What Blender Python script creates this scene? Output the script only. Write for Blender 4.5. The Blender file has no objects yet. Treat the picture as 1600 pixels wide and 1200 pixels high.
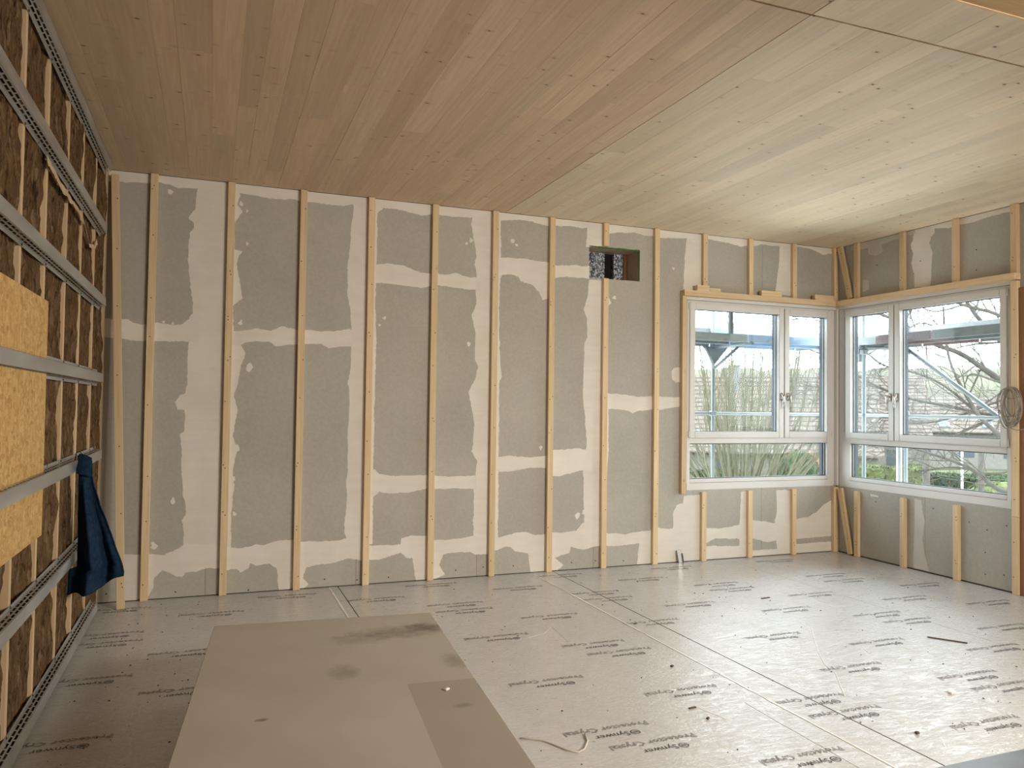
import bpy, bmesh, math, random
from mathutils import Vector, Matrix, noise
from mathutils.geometry import delaunay_2d_cdt

random.seed(7)
SC = bpy.context.scene
COL = SC.collection

# ------------------------------------------------------------------ camera, world, exposure
H = 3.654            # ceiling height
LX = -7.898          # insulated wall on the left; room corner by the windows is x=0, y=0
CAM = Vector((-7.0351, -7.3148, 1.6919))
YAW, PIT, ROL, FPX = 0.36927, 0.028502, 0.012802, 1209.6
fw = Vector((math.sin(YAW)*math.cos(PIT), math.cos(YAW)*math.cos(PIT), math.sin(PIT)))
rt0 = Vector((math.cos(YAW), -math.sin(YAW), 0)); up0 = rt0.cross(fw)
RT = math.cos(ROL)*rt0 + math.sin(ROL)*up0
UP = -math.sin(ROL)*rt0 + math.cos(ROL)*up0
cam = bpy.data.cameras.new('camera'); cam.sensor_width = 36; cam.lens = FPX/1600*36
cam.clip_start = 0.05; cam.clip_end = 600
co = bpy.data.objects.new('camera', cam); COL.objects.link(co); SC.camera = co
co.matrix_world = Matrix(((RT.x, UP.x, -fw.x, CAM.x), (RT.y, UP.y, -fw.y, CAM.y), (RT.z, UP.z, -fw.z, CAM.z), (0, 0, 0, 1)))

def at(px, py, Z):
    """world point seen at (px, py) of the 1600x1200 photo at depth Z metres"""
    return CAM + Z*(fw + (px-800)/FPX*RT - (py-600)/FPX*UP)

W = bpy.data.worlds.new('overcast_sky'); SC.world = W; W.use_nodes = True
wt = W.node_tree; bg = wt.nodes['Background']
SKY = 7.6
tcw = wt.nodes.new('ShaderNodeTexCoord'); nzw = wt.nodes.new('ShaderNodeTexNoise'); crw = wt.nodes.new('ShaderNodeValToRGB')
nzw.inputs['Scale'].default_value = 1.6; nzw.inputs['Detail'].default_value = 4
wt.links.new(tcw.outputs['Generated'], nzw.inputs['Vector']); wt.links.new(nzw.outputs['Fac'], crw.inputs['Fac'])
crw.color_ramp.elements[0].position = .3; crw.color_ramp.elements[0].color = (.77, .875, 1, 1)
crw.color_ramp.elements[1].position = .7; crw.color_ramp.elements[1].color = (.87, .945, 1, 1)
wt.links.new(crw.outputs['Color'], bg.inputs['Color']); bg.inputs['Strength'].default_value = SKY

def portal(name, loc, rot, sx, sy):
    l = bpy.data.lights.new(name, 'AREA'); l.shape = 'RECTANGLE'; l.size = sx; l.size_y = sy
    l.cycles.is_portal = True
    o = bpy.data.objects.new(name, l); o.location = loc; o.rotation_euler = rot; COL.objects.link(o)
PI = math.pi
portal('sky_portal', (-1.08, .14, 1.85), (-PI/2, 0, 0), 2.1, 2.1)           # shines towards -y
portal('sky_portal', (.14, -1.13, 1.85), (0, PI/2, 0), 2.1, 2.1)            # shines towards -x

# two warm fill lamps, added unseen behind the camera to brighten the room
FILL_LAMPS = [((-2.6, -8.9, 3.0), (-5.2, -2.4, 0)), ((-1.0, -8.3, 3.0), (-4.2, -1.6, .1))]
for (p_, t_) in FILL_LAMPS:
    l = bpy.data.lights.new('fill_light', 'AREA'); l.shape = 'RECTANGLE'; l.size = 1.1; l.size_y = .8
    l.energy = 72; l.color = (1.0, .905, .765)
    l.spread = math.radians(115)
    o = bpy.data.objects.new('fill_light', l); d_ = (Vector(t_)-Vector(p_)).normalized(); o.location = Vector(p_) + d_*.03
    o.rotation_mode = 'QUATERNION'; o.rotation_quaternion = d_.to_track_quat('-Z', 'Y'); COL.objects.link(o)

SC.view_settings.view_transform = 'Standard'; SC.view_settings.look = 'None'
SC.view_settings.gamma = 1; SC.view_settings.use_curve_mapping = False
SC.view_settings.exposure = 0.55
SC.cycles.max_bounces = 10; SC.cycles.diffuse_bounces = 6; SC.cycles.glossy_bounces = 4
SC.cycles.transparent_max_bounces = 12; SC.cycles.use_denoising = True
SC.cycles.caustics_reflective = False; SC.cycles.caustics_refractive = False
SC.cycles.sample_clamp_indirect = 6

# ------------------------------------------------------------------ material helpers
MATS = {}
class NT:
    def __init__(s, name, rough=.8, metal=0., spec=.3):
        s.m = bpy.data.materials.new(name); s.m.use_nodes = True
        s.t = s.m.node_tree; s.b = s.t.nodes['Principled BSDF']
        s.b.inputs['Roughness'].default_value = rough; s.b.inputs['Metallic'].default_value = metal
        s.b.inputs['Specular IOR Level'].default_value = spec
        s.tc = s.t.nodes.new('ShaderNodeTexCoord'); s.oi = s.t.nodes.new('ShaderNodeObjectInfo')
        MATS[name] = s.m
    def n(s, typ, **kw):
        nd = s.t.nodes.new(typ)
        for k, v in kw.items(): setattr(nd, k, v)
        return nd
    def l(s, a, b): s.t.links.new(a, b)
    def coords(s, scale=(1, 1, 1), rand=0., world=False):
        mp = s.n('ShaderNodeMapping'); mp.inputs['Scale'].default_value = scale
        if world:
            g = s.n('ShaderNodeNewGeometry'); src = g.outputs['Position']
        else: src = s.tc.outputs['Object']
        if rand:
            cx = s.n('ShaderNodeVectorMath', operation='MULTIPLY_ADD')
            cb = s.n('ShaderNodeCombineXYZ')
            for i in range(3):
                mm = s.n('ShaderNodeMath', operation='MULTIPLY'); mm.inputs[1].default_value = rand*(1+.37*i)
                s.l(s.oi.outputs['Random'], mm.inputs[0]); s.l(mm.outputs[0], cb.inputs[i])
            ad = s.n('ShaderNodeVectorMath', operation='ADD')
            s.l(src, ad.inputs[0]); s.l(cb.outputs[0], ad.inputs[1]); src = ad.outputs[0]
        s.l(src, mp.inputs['Vector']); return mp.outputs['Vector']
    def noise(s, vec, scale, detail=3, rough=.5, dist=0.):
        nd = s.n('ShaderNodeTexNoise'); nd.inputs['Scale'].default_value = scale; nd.inputs['Detail'].default_value = detail
        nd.inputs['Roughness'].default_value = rough; nd.inputs['Distortion'].default_value = dist
        s.l(vec, nd.inputs['Vector']); return nd.outputs['Fac']
    def vor(s, vec, scale, feature='F1', rnd=1.):
        nd = s.n('ShaderNodeTexVoronoi', feature=feature); nd.inputs['Scale'].default_value = scale
        nd.inputs['Randomness'].default_value = rnd; s.l(vec, nd.inputs['Vector']); return nd
    def ramp(s, fac, stops):
        cr = s.n('ShaderNodeValToRGB'); e = cr.color_ramp.elements
        while len(e) < len(stops): e.new(.5)
        for el, (p, c) in zip(e, stops):
            el.position = p; el.color = (c[0], c[1], c[2], 1) if not isinstance(c, (int, float)) else (c, c, c, 1)
        s.l(fac, cr.inputs['Fac']); return cr.outputs['Color']
    def mix(s, fac, a, b, mode='MIX'):
        nd = s.n('ShaderNodeMix', data_type='RGBA', blend_type=mode)
        for sock, v in ((nd.inputs['Factor'], fac), (nd.inputs['A'], a), (nd.inputs['B'], b)):
            if isinstance(v, (int, float)):
                sock.default_value = v
            elif isinstance(v, tuple): sock.default_value = (v[0], v[1], v[2], 1)
            else: s.l(v, sock)
        return nd.outputs['Result']
    def math(s, op, a, b=0., c=None):
        nd = s.n('ShaderNodeMath', operation=op)
        for i, v in enumerate((a, b) if c is None else (a, b, c)):
            if isinstance(v, (int, float)): nd.inputs[i].default_value = v
            else: s.l(v, nd.inputs[i])
        return nd.outputs[0]
    def color(s, c):
        if isinstance(c, tuple): s.b.inputs['Base Color'].default_value = (c[0], c[1], c[2], 1)
        else: s.l(c, s.b.inputs['Base Color'])
    def bump(s, h, strength=.3, dist=.01):
        bp = s.n('ShaderNodeBump'); bp.inputs['Strength'].default_value = strength; bp.inputs['Distance'].default_value = dist
        s.l(h, bp.inputs['Height']); s.l(bp.outputs['Normal'], s.b.inputs['Normal'])

def simple(name, col, rough=.7, metal=0., var=.12, scale=8., bump=0., spec=.3):
    k = NT(name, rough, metal, spec); v = k.coords((1, 1, 1), 3.)
    f = k.noise(v, scale, 4)
    k.color(k.ramp(f, [(.3, tuple(c*(1-var) for c in col)), (.7, tuple(min(1, c*(1+var)) for c in col))]))
    if bump: k.bump(f, bump, .004)
    return k.m

def wood(name, axis, light, dark, knots=1., rough=.65, knotscale=3.2, tint=.12, aspect=.62):
    """softwood, grain running along local axis 0/1/2"""
    k = NT(name, rough, 0, .25)
    st = [14., 14., 14.]; st[axis] = .55
    v = k.coords(tuple(st), 9.)
    g = k.noise(v, 3.2, 5, .6, .6)
    base = k.ramp(g, [(.28, dark), (.5, tuple((a+b)/2 for a, b in zip(light, dark))), (.72, light)])
    st2 = [5., 5., 5.]; st2[axis] = .35
    broad = k.noise(k.coords(tuple(st2), 9.), .8, 2)
    base = k.mix(k.math('MULTIPLY', k.ramp(broad, [(.4, 0.), (.65, 1.)]), .35), base, tuple(c*.82 for c in dark))
    tv = k.ramp(k.oi.outputs['Random'], [(0, 1-tint), (1, 1+tint*.6)])
    base = k.mix(1., base, tv, 'MULTIPLY')
    r2 = k.math('FRACT', k.math('MULTIPLY', k.oi.outputs['Random'], 17.31))
    base = k.mix(min(1., tint*4), base, k.ramp(r2, [(0, (1, .93, .90)), (.5, (1, 1, 1)), (1, (.97, 1, .93))]), 'MULTIPLY')
    if knots:
        sc = [1., 1., 1.]; sc[axis] = aspect
        vo = k.vor(k.coords(tuple(sc), 5.), knotscale)
        wob = k.math('ADD', vo.outputs['Distance'], k.math('MULTIPLY', k.math('SUBTRACT', k.noise(k.coords((1, 1, 1), 5.), 30, 2), .5), .05))
        sp = k.n('ShaderNodeSeparateColor'); k.l(vo.outputs['Color'], sp.inputs[0])
        some = k.ramp(sp.outputs[0], [(.26, 0.), (.32, 1.)])
        core = k.math('MULTIPLY', some, k.ramp(wob, [(.045*knots, .95), (.085*knots, 0.)]))
        halo = k.math('MULTIPLY', some, k.ramp(wob, [(.07*knots, .5), (.24*knots, 0.)]))
        base = k.mix(halo, base, tuple(c*.75 for c in dark))
        base = k.mix(core, base, (.12, .06, .03))
    k.color(base); k.bump(g, .12, .002)
    return k.m

# spruce battens (grain along x / y / z)
SPR_L, SPR_D = (.80, .64, .44), (.66, .47, .28)
for ax, nm in enumerate('xyz'):
    wood('spruce_'+nm, ax, SPR_L, SPR_D, .55, .6, 4.5)
wood('larch_z', 2, (.36, .20, .10), (.25, .13, .06), .8)
wood('ceiling_plank_warm', 1, (.79, .635, .455), (.66, .49, .33), 1.05, .5, 6.0, .12, 1.9)
wood('ceiling_plank_pale', 1, (.88, .775, .585), (.77, .64, .455), 1.1, .5, 6.4, .10, 1.7)
wood('beam_wood', 0, (.50, .34, .19), (.38, .24, .12), .6)

def gypsum():
    k = NT('plasterboard', .85, 0, .2); v = k.coords((1, 1, 1), 4.)
    f = k.noise(v, 1.3, 4, .55); g = k.noise(v, 40, 3)
    c = k.ramp(f, [(.3, (.385, .37, .335)), (.7, (.45, .435, .395))])
    c = k.mix(.25, c, k.ramp(g, [(.4, (.36, .345, .305)), (.6, (.465, .445, .405))]))
    k.color(c); k.bump(g, .04, .002)
gypsum()
def compound():
    k = NT('joint_compound', .8, 0, .2); v = k.coords((1, 1, 1), 6.)
    f = k.noise(v, 2.1, 5, .6); s = k.noise(k.coords((1, 1, 9), 3.), 3., 4)
    c = k.ramp(f, [(.3, (.66, .625, .575)), (.7, (.77, .745, .705))])
    c = k.mix(.16, c, k.ramp(s, [(.35, (.60, .55, .49)), (.65, (.77, .73, .67))]))
    k.color(c); k.bump(s, .10, .004)
compound()
simple('window_white', (.68, .67, .66), .35, 0, .02, 3, 0, .4)
simple('cladding_grey', (.05, .055, .065), .4, 0, .1)
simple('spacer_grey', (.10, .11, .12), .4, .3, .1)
simple('chrome', (.75, .75, .76), .18, 1., .03)
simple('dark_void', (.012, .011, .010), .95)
simple('screw_dark', (.06, .045, .035), .6, .3)
simple('green_tape', (.05, .15, .03), .6)
simple('reveal_wood', (.30, .16, .08), .7)
simple('plywood_reveal', (.52, .42, .31), .7)
simple('string_pale', (.62, .57, .5), .6)
simple('cable_white', (.33, .285, .245), .5, 0, .06)
simple('film_lap', (.50, .485, .47), .36, 0, .08)
simple('thin_skim', (.55, .53, .49), .8, 0, .08, 4)
simple('film_white', (.86, .85, .83), .3, 0, .04)
simple('debris_dark', (.10, .085, .07), .9)
simple('ink_dark', (.085, .08, .085), .6)
simple('ink_grey', (.28, .27, .265), .6)
simple('blue_sheet', (.17, .19, .225), .35, 0, .12, 5)
simple('offcut_steel', (.42, .44, .45), .35, .9, .1)
simple('torn_paper', (.55, .43, .30), .85, 0, .15)

def galv():
    k = NT('galvanised_steel', .42, .75, .5); v = k.coords((1, .2, 1), 3.)
    f = k.noise(v, 9, 4)
    k.color(k.ramp(f, [(.3, (.42, .425, .43)), (.7, (.56, .565, .57))]))
    k.l(k.ramp(f, [(.3, .34), (.7, .55)]), k.b.inputs['Roughness'])
galv()
def wool():
    k = NT('mineral_wool', .95, 0, .1)
    f = k.noise(k.coords((1, 1, .8), 5.), 5.5, 6, .7, 2.2); g = k.noise(k.coords((1, 1.6, .7), 5.), 26, 5, .65, 2.6)
    dv = k.n('ShaderNodeTexNoise'); dv.inputs['Scale'].default_value = 14; dv.inputs['Detail'].default_value = 3; k.l(k.coords((1, 1, 1), 5.), dv.inputs['Vector'])
    ad = k.n('ShaderNodeMix', data_type='RGBA', blend_type='LINEAR_LIGHT'); ad.inputs['Factor'].default_value = .055; k.l(k.coords((1, 1.9, .75), 5.), ad.inputs['A']); k.l(dv.outputs['Color'], ad.inputs['B'])
    w = k.vor(ad.outputs['Result'], 15.); sp = k.n('ShaderNodeSeparateColor'); k.l(w.outputs['Color'], sp.inputs[0])
    c = k.ramp(f, [(.25, (.08, .042, .019)), (.5, (.185, .108, .053)), (.75, (.33, .21, .112))])
    c = k.mix(.55, c, k.ramp(sp.outputs[0], [(.1, (.09, .048, .022)), (.5, (.21, .125, .062)), (.85, (.30, .19, .10)), (.97, (.50, .36, .22))]))
    c = k.mix(.35, c, k.ramp(g, [(.3, (.06, .032, .015)), (.55, (.21, .125, .065)), (.72, (.42, .29, .17))]))
    hole = k.math('MULTIPLY', k.ramp(w.outputs['Distance'], [(.55, 0.), (.85, 1.)]), k.ramp(f, [(.42, .9), (.58, .1)]))
    c = k.mix(hole, c, (.028, .015, .008))
    k.color(c)
    k.bump(k.math('ADD', k.math('ADD', f, k.math('MULTIPLY', g, .6)), k.math('MULTIPLY', w.outputs['Distance'], -.7)), 1., .03)
wool()
def osb():
    k = NT('osb', .6, 0, .3)
    vo = k.vor(k.coords((1, 42, 15), 3.), 1.0); v2 = k.vor(k.coords((1, 17, 46), 3.), 1.0)
    a = k.ramp(vo.outputs['Color'], [(.1, (.44, .25, .075)), (.5, (.60, .375, .13)), (.9, (.74, .51, .22))])
    b = k.ramp(v2.outputs['Color'], [(.1, (.39, .21, .055)), (.5, (.58, .355, .12)), (.9, (.70, .47, .19))])
    c = k.mix(k.ramp(k.noise(k.coords((1, 1, 1), 3.), 26, 2), [(.45, 0.), (.55, 1.)]), a, b)
    ft = k.noise(k.coords((1, 10, 14), 3.), 9, 5)
    c = k.mix(.25, c, k.ramp(ft, [(.35, (.45, .26, .085)), (.65, (.80, .58, .29))]))
    k.color(c); k.bump(vo.outputs['Distance'], .1, .003)
osb()
def cloth():
    k = NT('navy_cloth', .95, 0, .1); f = k.noise(k.coords(), 30, 4, .7)
    k.color(k.ramp(f, [(.3, (.007, .017, .040)), (.7, (.018, .042, .086))])); k.bump(f, .3, .004)
cloth()
def floor_film():
    k = NT('protective_film', .32, 0, .30)
    v = k.coords((1, 1, 1), 0, True)
    big = k.noise(v, .9, 4, .6); mid = k.noise(v, 7, 5, .65); grain = k.noise(k.coords((4, 26, 1), 0, True), 3, 4, .6)
    c = k.ramp(big, [(.3, (.56, .56, .575)), (.7, (.66, .665, .685))])
    c = k.mix(.45, c, k.ramp(mid, [(.3, (.53, .525, .53)), (.7, (.70, .70, .715))]))
    sp = k.vor(v, 9.); dots = k.ramp(sp.outputs['Distance'], [(.05, .75), (.075, 0.)])
    dots = k.math('MULTIPLY', dots, k.ramp(k.noise(v, 2.3, 1), [(.5, 0.), (.58, 1.)]))
    c = k.mix(dots, c, (.20, .16, .13))
    c = k.mix(.22, c, k.ramp(grain, [(.35, (.53, .52, .52)), (.65, (.70, .70, .71))]))
    k.color(c)
    # crinkled film: fine creases that catch the window light
    cr = k.vor(k.coords((2.2, 5, 1), 0, True), 5.5, 'DISTANCE_TO_EDGE')
    w1 = k.noise(k.coords((1.2, 2.6, 1), 0, True), 13, 5, .7, 1.6)
    w2 = k.noise(k.coords((1, 2.2, 1), 0, True), 34, 4, .7, 2.4)
    w1b = k.math('ADD', w1, k.math('MULTIPLY', w2, .22))
    hgt = k.math('ADD', k.math('MULTIPLY', k.ramp(cr.outputs['Distance'], [(0, 0.), (.12, 1.)]), .22), w1b)
    k.bump(hgt, .30, .006)
    # the clear film itself: sharp little creases that glint
    st = k.noise(k.coords((3.0, 7, 1), 0, True), 2.6, 3, .6, 3.0)
    cb = k.n('ShaderNodeBump'); cb.inputs['Strength'].default_value = .6; cb.inputs['Distance'].default_value = .016
    k.l(k.math('POWER', st, 2.), cb.inputs['Height']); k.l(cb.outputs['Normal'], k.b.inputs['Coat Normal'])
    k.b.inputs['Coat Weight'].default_value = .8; k.b.inputs['Coat Roughness'].default_value = .07
    k.l(k.ramp(w1, [(.38, .26), (.62, .48)]), k.b.inputs['Roughness'])
floor_film()
def stack_top():
    k = NT('stack_board', .75, 0, .25)
    v = k.coords((1, 1, 1))
    f = k.noise(v, 1.6, 4); g = k.noise(v, 14, 5, .7)
    c = k.ramp(f, [(.3, (.445, .415, .37)), (.7, (.515, .485, .435))])
    sep = k.n('ShaderNodeSeparateXYZ'); k.l(k.tc.outputs['Object'], sep.inputs[0])
    def blob(x, y, rx, ry):
        a = k.math('DIVIDE', k.math('SUBTRACT', sep.outputs['X'], x), rx); b = k.math('DIVIDE', k.math('SUBTRACT', sep.outputs['Y'], y), ry)
        d = k.math('ADD', k.math('MULTIPLY', a, a), k.math('MULTIPLY', b, b))
        d = k.math('ADD', d, k.math('MULTIPLY', k.math('SUBTRACT', g, .5), 2.2))
        return k.ramp(d, [(0, 1.), (1., 0.)])
    for (x, y, rx, ry, s, col) in ((1.02, -.36, .34, .13, .55, (.20, .18, .14)), (1.16, -.30, .13, .10, .7, (.15, .135, .10)), (.78, -.44, .2, .12, .35, (.22, .195, .16)),
                                   (.66, -.95, .09, .13, .45, (.20, .17, .13)), (1.21, -.92, .07, .13, .5, (.19, .175, .135)), (.3, -1.45, .03, .02, .7, (.08, .06, .05)), (1.12, -1.5, .05, .03, .5, (.12, .1, .08))):
        c = k.mix(k.math('MULTIPLY', blob(x, y, rx, ry), s), c, col)
    # ghost of a narrower sheet that lay on top: its right-hand strip stays darker and dusty
    inx = k.math('GREATER_THAN', sep.outputs['X'], .93); iny = k.math('LESS_THAN', sep.outputs['Y'], -1.19)
    c = k.mix(k.math('MULTIPLY', k.math('MULTIPLY', inx, iny), .42), c, (.27, .235, .185))
    k.color(c); k.bump(g, .05, .002)
stack_top()
def granule():
    k = NT('granulate', .8, 0, .3); vo = k.vor(k.coords((1, 1, 1)), 75)
    k.color(k.ramp(vo.outputs['Color'], [(.2, (.03, .035, .045)), (.45, (.18, .21, .27)), (.85, (.62, .68, .78))])); k.bump(vo.outputs['Distance'], .5, .006)
granule()
def glass():
    m = bpy.data.materials.new('window_glass'); m.use_nodes = True; t = m.node_tree; t.nodes.clear()
    o = t.nodes.new('ShaderNodeOutputMaterial'); mx = t.nodes.new('ShaderNodeMixShader'); tr = t.nodes.new('ShaderNodeBsdfTransparent'); gl = t.nodes.new('ShaderNodeBsdfGlossy')
    tr.inputs['Color'].default_value = (.94, .965, .95, 1); gl.inputs['Roughness'].default_value = .02
    fr = t.nodes.new('ShaderNodeFresnel'); fr.inputs['IOR'].default_value = 1.16
    t.links.new(fr.outputs[0], mx.inputs[0]); t.links.new(tr.outputs[0], mx.inputs[1]); t.links.new(gl.outputs[0], mx.inputs[2]); t.links.new(mx.outputs[0], o.inputs['Surface'])
    MATS['window_glass'] = m
glass()
# outdoors
simple('scaffold_steel', (.21, .23, .235), .5, .15, .1, 6)
simple('deck_grey', (.30, .315, .315), .5, .4, .12)
simple('deck_blue', (.33, .42, .56), .5, .1, .1)
simple('deck_red', (.27, .20, .20), .6, .1, .15)
simple('bark_pale', (.105, .096, .060), .9, 0, .2)
simple('bark_grey', (.060, .052, .042), .9, 0, .25)
simple('hedge_dark', (0.027, 0.040, 0.016), .9, 0, .5, 6)
simple('hedge_lime', (.070, .080, .028), .9, 0, .4, 6)
simple('conifer_green', (0.018, 0.036, 0.025), .9, 0, .4, 6)
simple('roof_tile', (.102, .080, .066), .8, 0, .3, 4)
simple('house_wall', (.15, .138, .12), .85)
simple('brick_red', (0.137, 0.061, 0.036), .85, 0, .25)
simple('chimney_grey', (.13, .135, .145), .8)
simple('hill_green', (.068, .064, .038), .95, 0, .35, .12)
simple('lawn', (0.061, 0.068, 0.029), .95, 0, .3, .4)
simple('asphalt', (0.094, 0.094, 0.094), .9, 0, .1, 1)
simple('car_blue', (0.036, 0.050, 0.094), .25, .3, .05)
simple('car_dark', (0.011, 0.011, 0.013), .2)
simple('fence_white', (0.413, 0.413, 0.402), .6)
simple('barrier_red', (0.223, 0.018, 0.032), .5)
simple('post_pale', (.14, .13, .105), .7)
simple('skylight_blue', (.09, .14, .21), .15)

simple('bounce_pale', (.55, .53, .50), .95, 0, .15, 3)

# ------------------------------------------------------------------ geometry helpers
def box_into(bm, a, b, M=None):
    vs = [Vector((x, y, z)) for x in (a[0], b[0]) for y in (a[1], b[1]) for z in (a[2], b[2])]
    if M is not None: vs = [M @ v for v in vs]
    vs = [bm.verts.new(v) for v in vs]
    for f in ((0, 1, 3, 2), (4, 6, 7, 5), (0, 4, 5, 1), (2, 3, 7, 6), (0, 2, 6, 4), (1, 5, 7, 3)):
        bm.faces.new([vs[i] for i in f])

def tube_into(bm, pts, r, n=6, r2=None, cap=True):
    pts = [Vector(p) for p in pts]; rings = []
    for i, p in enumerate(pts):
        d = (pts[min(i+1, len(pts)-1)] - pts[max(i-1, 0)])
        d = d.normalized() if d.length > 1e-9 else Vector((0, 0, 1))
        a = d.cross(Vector((0, 0, 1)) if abs(d.z) < .9 else Vector((1, 0, 0))).normalized(); b = d.cross(a)
        rr = r if r2 is None else r + (r2-r)*i/max(1, len(pts)-1)
        rings.append([bm.verts.new(p + rr*(math.cos(2*PI*k/n)*a + math.sin(2*PI*k/n)*b)) for k in range(n)])
    for A, B in zip(rings, rings[1:]):
        for k in range(n): bm.faces.new((A[k], A[(k+1) % n], B[(k+1) % n], B[k]))
    if cap and n > 2:
        bm.faces.new(rings[0][::-1]); bm.faces.new(rings[-1])

def obj(name, bm, mat, parent=None, loc=None, smooth=False, kind=None):
    bmesh.ops.recalc_face_normals(bm, faces=bm.faces[:])
    me = bpy.data.meshes.new(name); bm.to_mesh(me); bm.free()
    for m in (mat if isinstance(mat, (list, tuple)) else [mat]): me.materials.append(MATS[m])
    if smooth: me.polygons.foreach_set('use_smooth', [True]*len(me.polygons))
    o = bpy.data.objects.new(name, me); COL.objects.link(o)
    if parent is not None: o.parent = parent
    if loc is not None: o.location = loc
    if kind: o['kind'] = kind
    return o

def box(name, a, b, mat, parent=None, kind=None, bevel=0.):
    """box with its origin at the lower centre, so object-space textures follow it"""
    c = Vector(((a[0]+b[0])/2, (a[1]+b[1])/2, min(a[2], b[2])))
    bm = bmesh.new(); box_into(bm, Vector(a)-c, Vector(b)-c)
    if bevel: bmesh.ops.bevel(bm, geom=bm.edges[:], offset=bevel, segments=1, affect='EDGES')
    return obj(name, bm, mat, parent, c, kind=kind)

def empty(name, loc=(0, 0, 0)):
    o = bpy.data.objects.new(name, None); o.empty_display_size = .1; o.location = loc; COL.objects.link(o); return o
def tag(o, label, cat, group=None):
    o['label'] = label; o['category'] = cat
    if group: o['group'] = group
    return o
def struct(o): o['kind'] = 'structure'; return o

# ------------------------------------------------------------------ the room shell
REAR = -9.8
# floor: structural slab, then the printed protective film laid in lengths
floor = struct(box('floor', (LX-.2, REAR, -.25), (.12, .12, -.003), 'debris_dark'))
def sheet(x0, x1, z, y0=REAR, y1=-.002):
    bm = bmesh.new(); box_into(bm, (x0, y0, z-.003), (x1, y1, z)); return obj('film_sheet', bm, 'protective_film', floor_kids)
floor_kids = floor
def child(o, par):                      # parent while keeping the world placement (parents are unrotated)
    o.parent = par; o.location = Vector(o.location) - Vector(par.location); return o
def fchild(name, bm, mat, kind=None):
    return child(obj(name, bm, mat, kind=kind), floor)
for x0, x1 in ((LX+.004, -5.914), (-5.906, -3.737), (-3.727, -1.62), (-1.618, -.003)):
    bm = bmesh.new(); box_into(bm, (x0, REAR, -.003), (x1, -.003, 0)); fchild('film_sheet', bm, 'protective_film')
for x0, x1 in ((-5.985, -5.916), (-3.968, -3.739)):      # double lap beside each seam
    bm = bmesh.new(); box_into(bm, (x0, REAR, 0), (x1, -.004, .0012)); fchild('film_lap', bm, 'protective_film')
def ridge(pts, r, mat='film_white', name='film_crease'):
    bm = bmesh.new(); tube_into(bm, [(x, y, .0005) for x, y in pts], r*.6, 6); bmesh.ops.scale(bm, vec=(1, 1, .5), verts=bm.verts); return fchild(name, bm, mat)
rl = random.Random(3)

def wob(x0, y0, x1, y1, n, a): return [(x0+(x1-x0)*i/n + rl.uniform(-a, a), y0+(y1-y0)*i/n) for i in range(n+1)]
for xx, y1_ in ((-3.974, -.1), (-5.990, -.02)):          # turned-up pale edge of the lap
    bm = bmesh.new(); y = y1_
    while y > -6.5:
        w = rl.uniform(.003, .010); y2 = y-rl.uniform(.10, .25); box_into(bm, (xx-w, y2, .0006), (xx+w, y, .0022)); y = y2
    fchild('film_fold', bm, 'film_white')
ridge(wob(-4.135, -3.6, -4.15, -6.5, 10, .003), .0028, 'ink_grey')
def fl(px, py):
    """where the photo's pixel meets the floor"""
    d = fw + (px-800)/FPX*RT - (py-600)/FPX*UP; s = -CAM.z/d.z; q = CAM + s*d; return (q.x, q.y)
ridge([fl(*q) for q in ((1268, 981), (1271, 996), (1278, 1018), (1288, 1038), (1305, 1052), (1313, 1072), (1320, 1088))], .007)
ridge([fl(*q) for q in ((1265, 934), (1290, 942), (1318, 951))], .006)
ridge([fl(*q) for q in ((1351, 1015), (1360, 1022))], .008)
ridge([fl(*q) for q in ((1372, 1158), (1385, 1163), (1399, 1171))], .005)
ridge([fl(*q) for q in ((1090, 1105), (1105, 1112), (1122, 1118), (1135, 1124))], .006)
ridge([fl(*q) for q in ((1472, 1154), (1476, 1166))], .006)
ridge([fl(*q) for q in ((825, 996), (850, 990), (862, 979), (888, 1003))], .003)

# printed lettering on the film, upside down as seen from here
def letters(body, size, x, y, outline, mat):
    cu = bpy.data.curves.new('lettering', 'FONT'); cu.body = body; cu.size = size; cu.resolution_u = 2; cu.align_x = 'LEFT'
    if outline: cu.fill_mode = 'NONE'; cu.bevel_depth = .0016; cu.bevel_resolution = 0; cu.resolution_u = 1
    o = bpy.data.objects.new('lettering', cu); COL.objects.link(o)
    bpy.context.view_layer.update()
    me = bpy.data.meshes.new_from_object(o.evaluated_get(bpy.context.evaluated_depsgraph_get()))
    bpy.data.objects.remove(o); bpy.data.curves.remove(cu)
    return me
def width(me): xs = [v.co.x for v in me.vertices]; return min(xs), max(xs)
def fit(me, w, h_scale, x0, y0, z):
    a, b = width(me); s = w/(b-a)
    for v in me.vertices: v.co = Vector(((v.co.x-a)*s + x0, v.co.y*s*h_scale + y0, z if abs(v.co.z) < 1e-6 else max(.0004, v.co.z*.4)+.0004))
m1 = letters('Synwer', .07, 0, 0, False, 'ink_dark'); fit(m1, .195, 1.0, .062, 0, .0014)
m2 = letters('Protector Crystal', .07, 0, 0, True, 'ink_grey'); fit(m2, .49, 1.02, -.095, -.088, .0014)
bm = bmesh.new()
for me in (m1,): bm.from_mesh(me)
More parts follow.
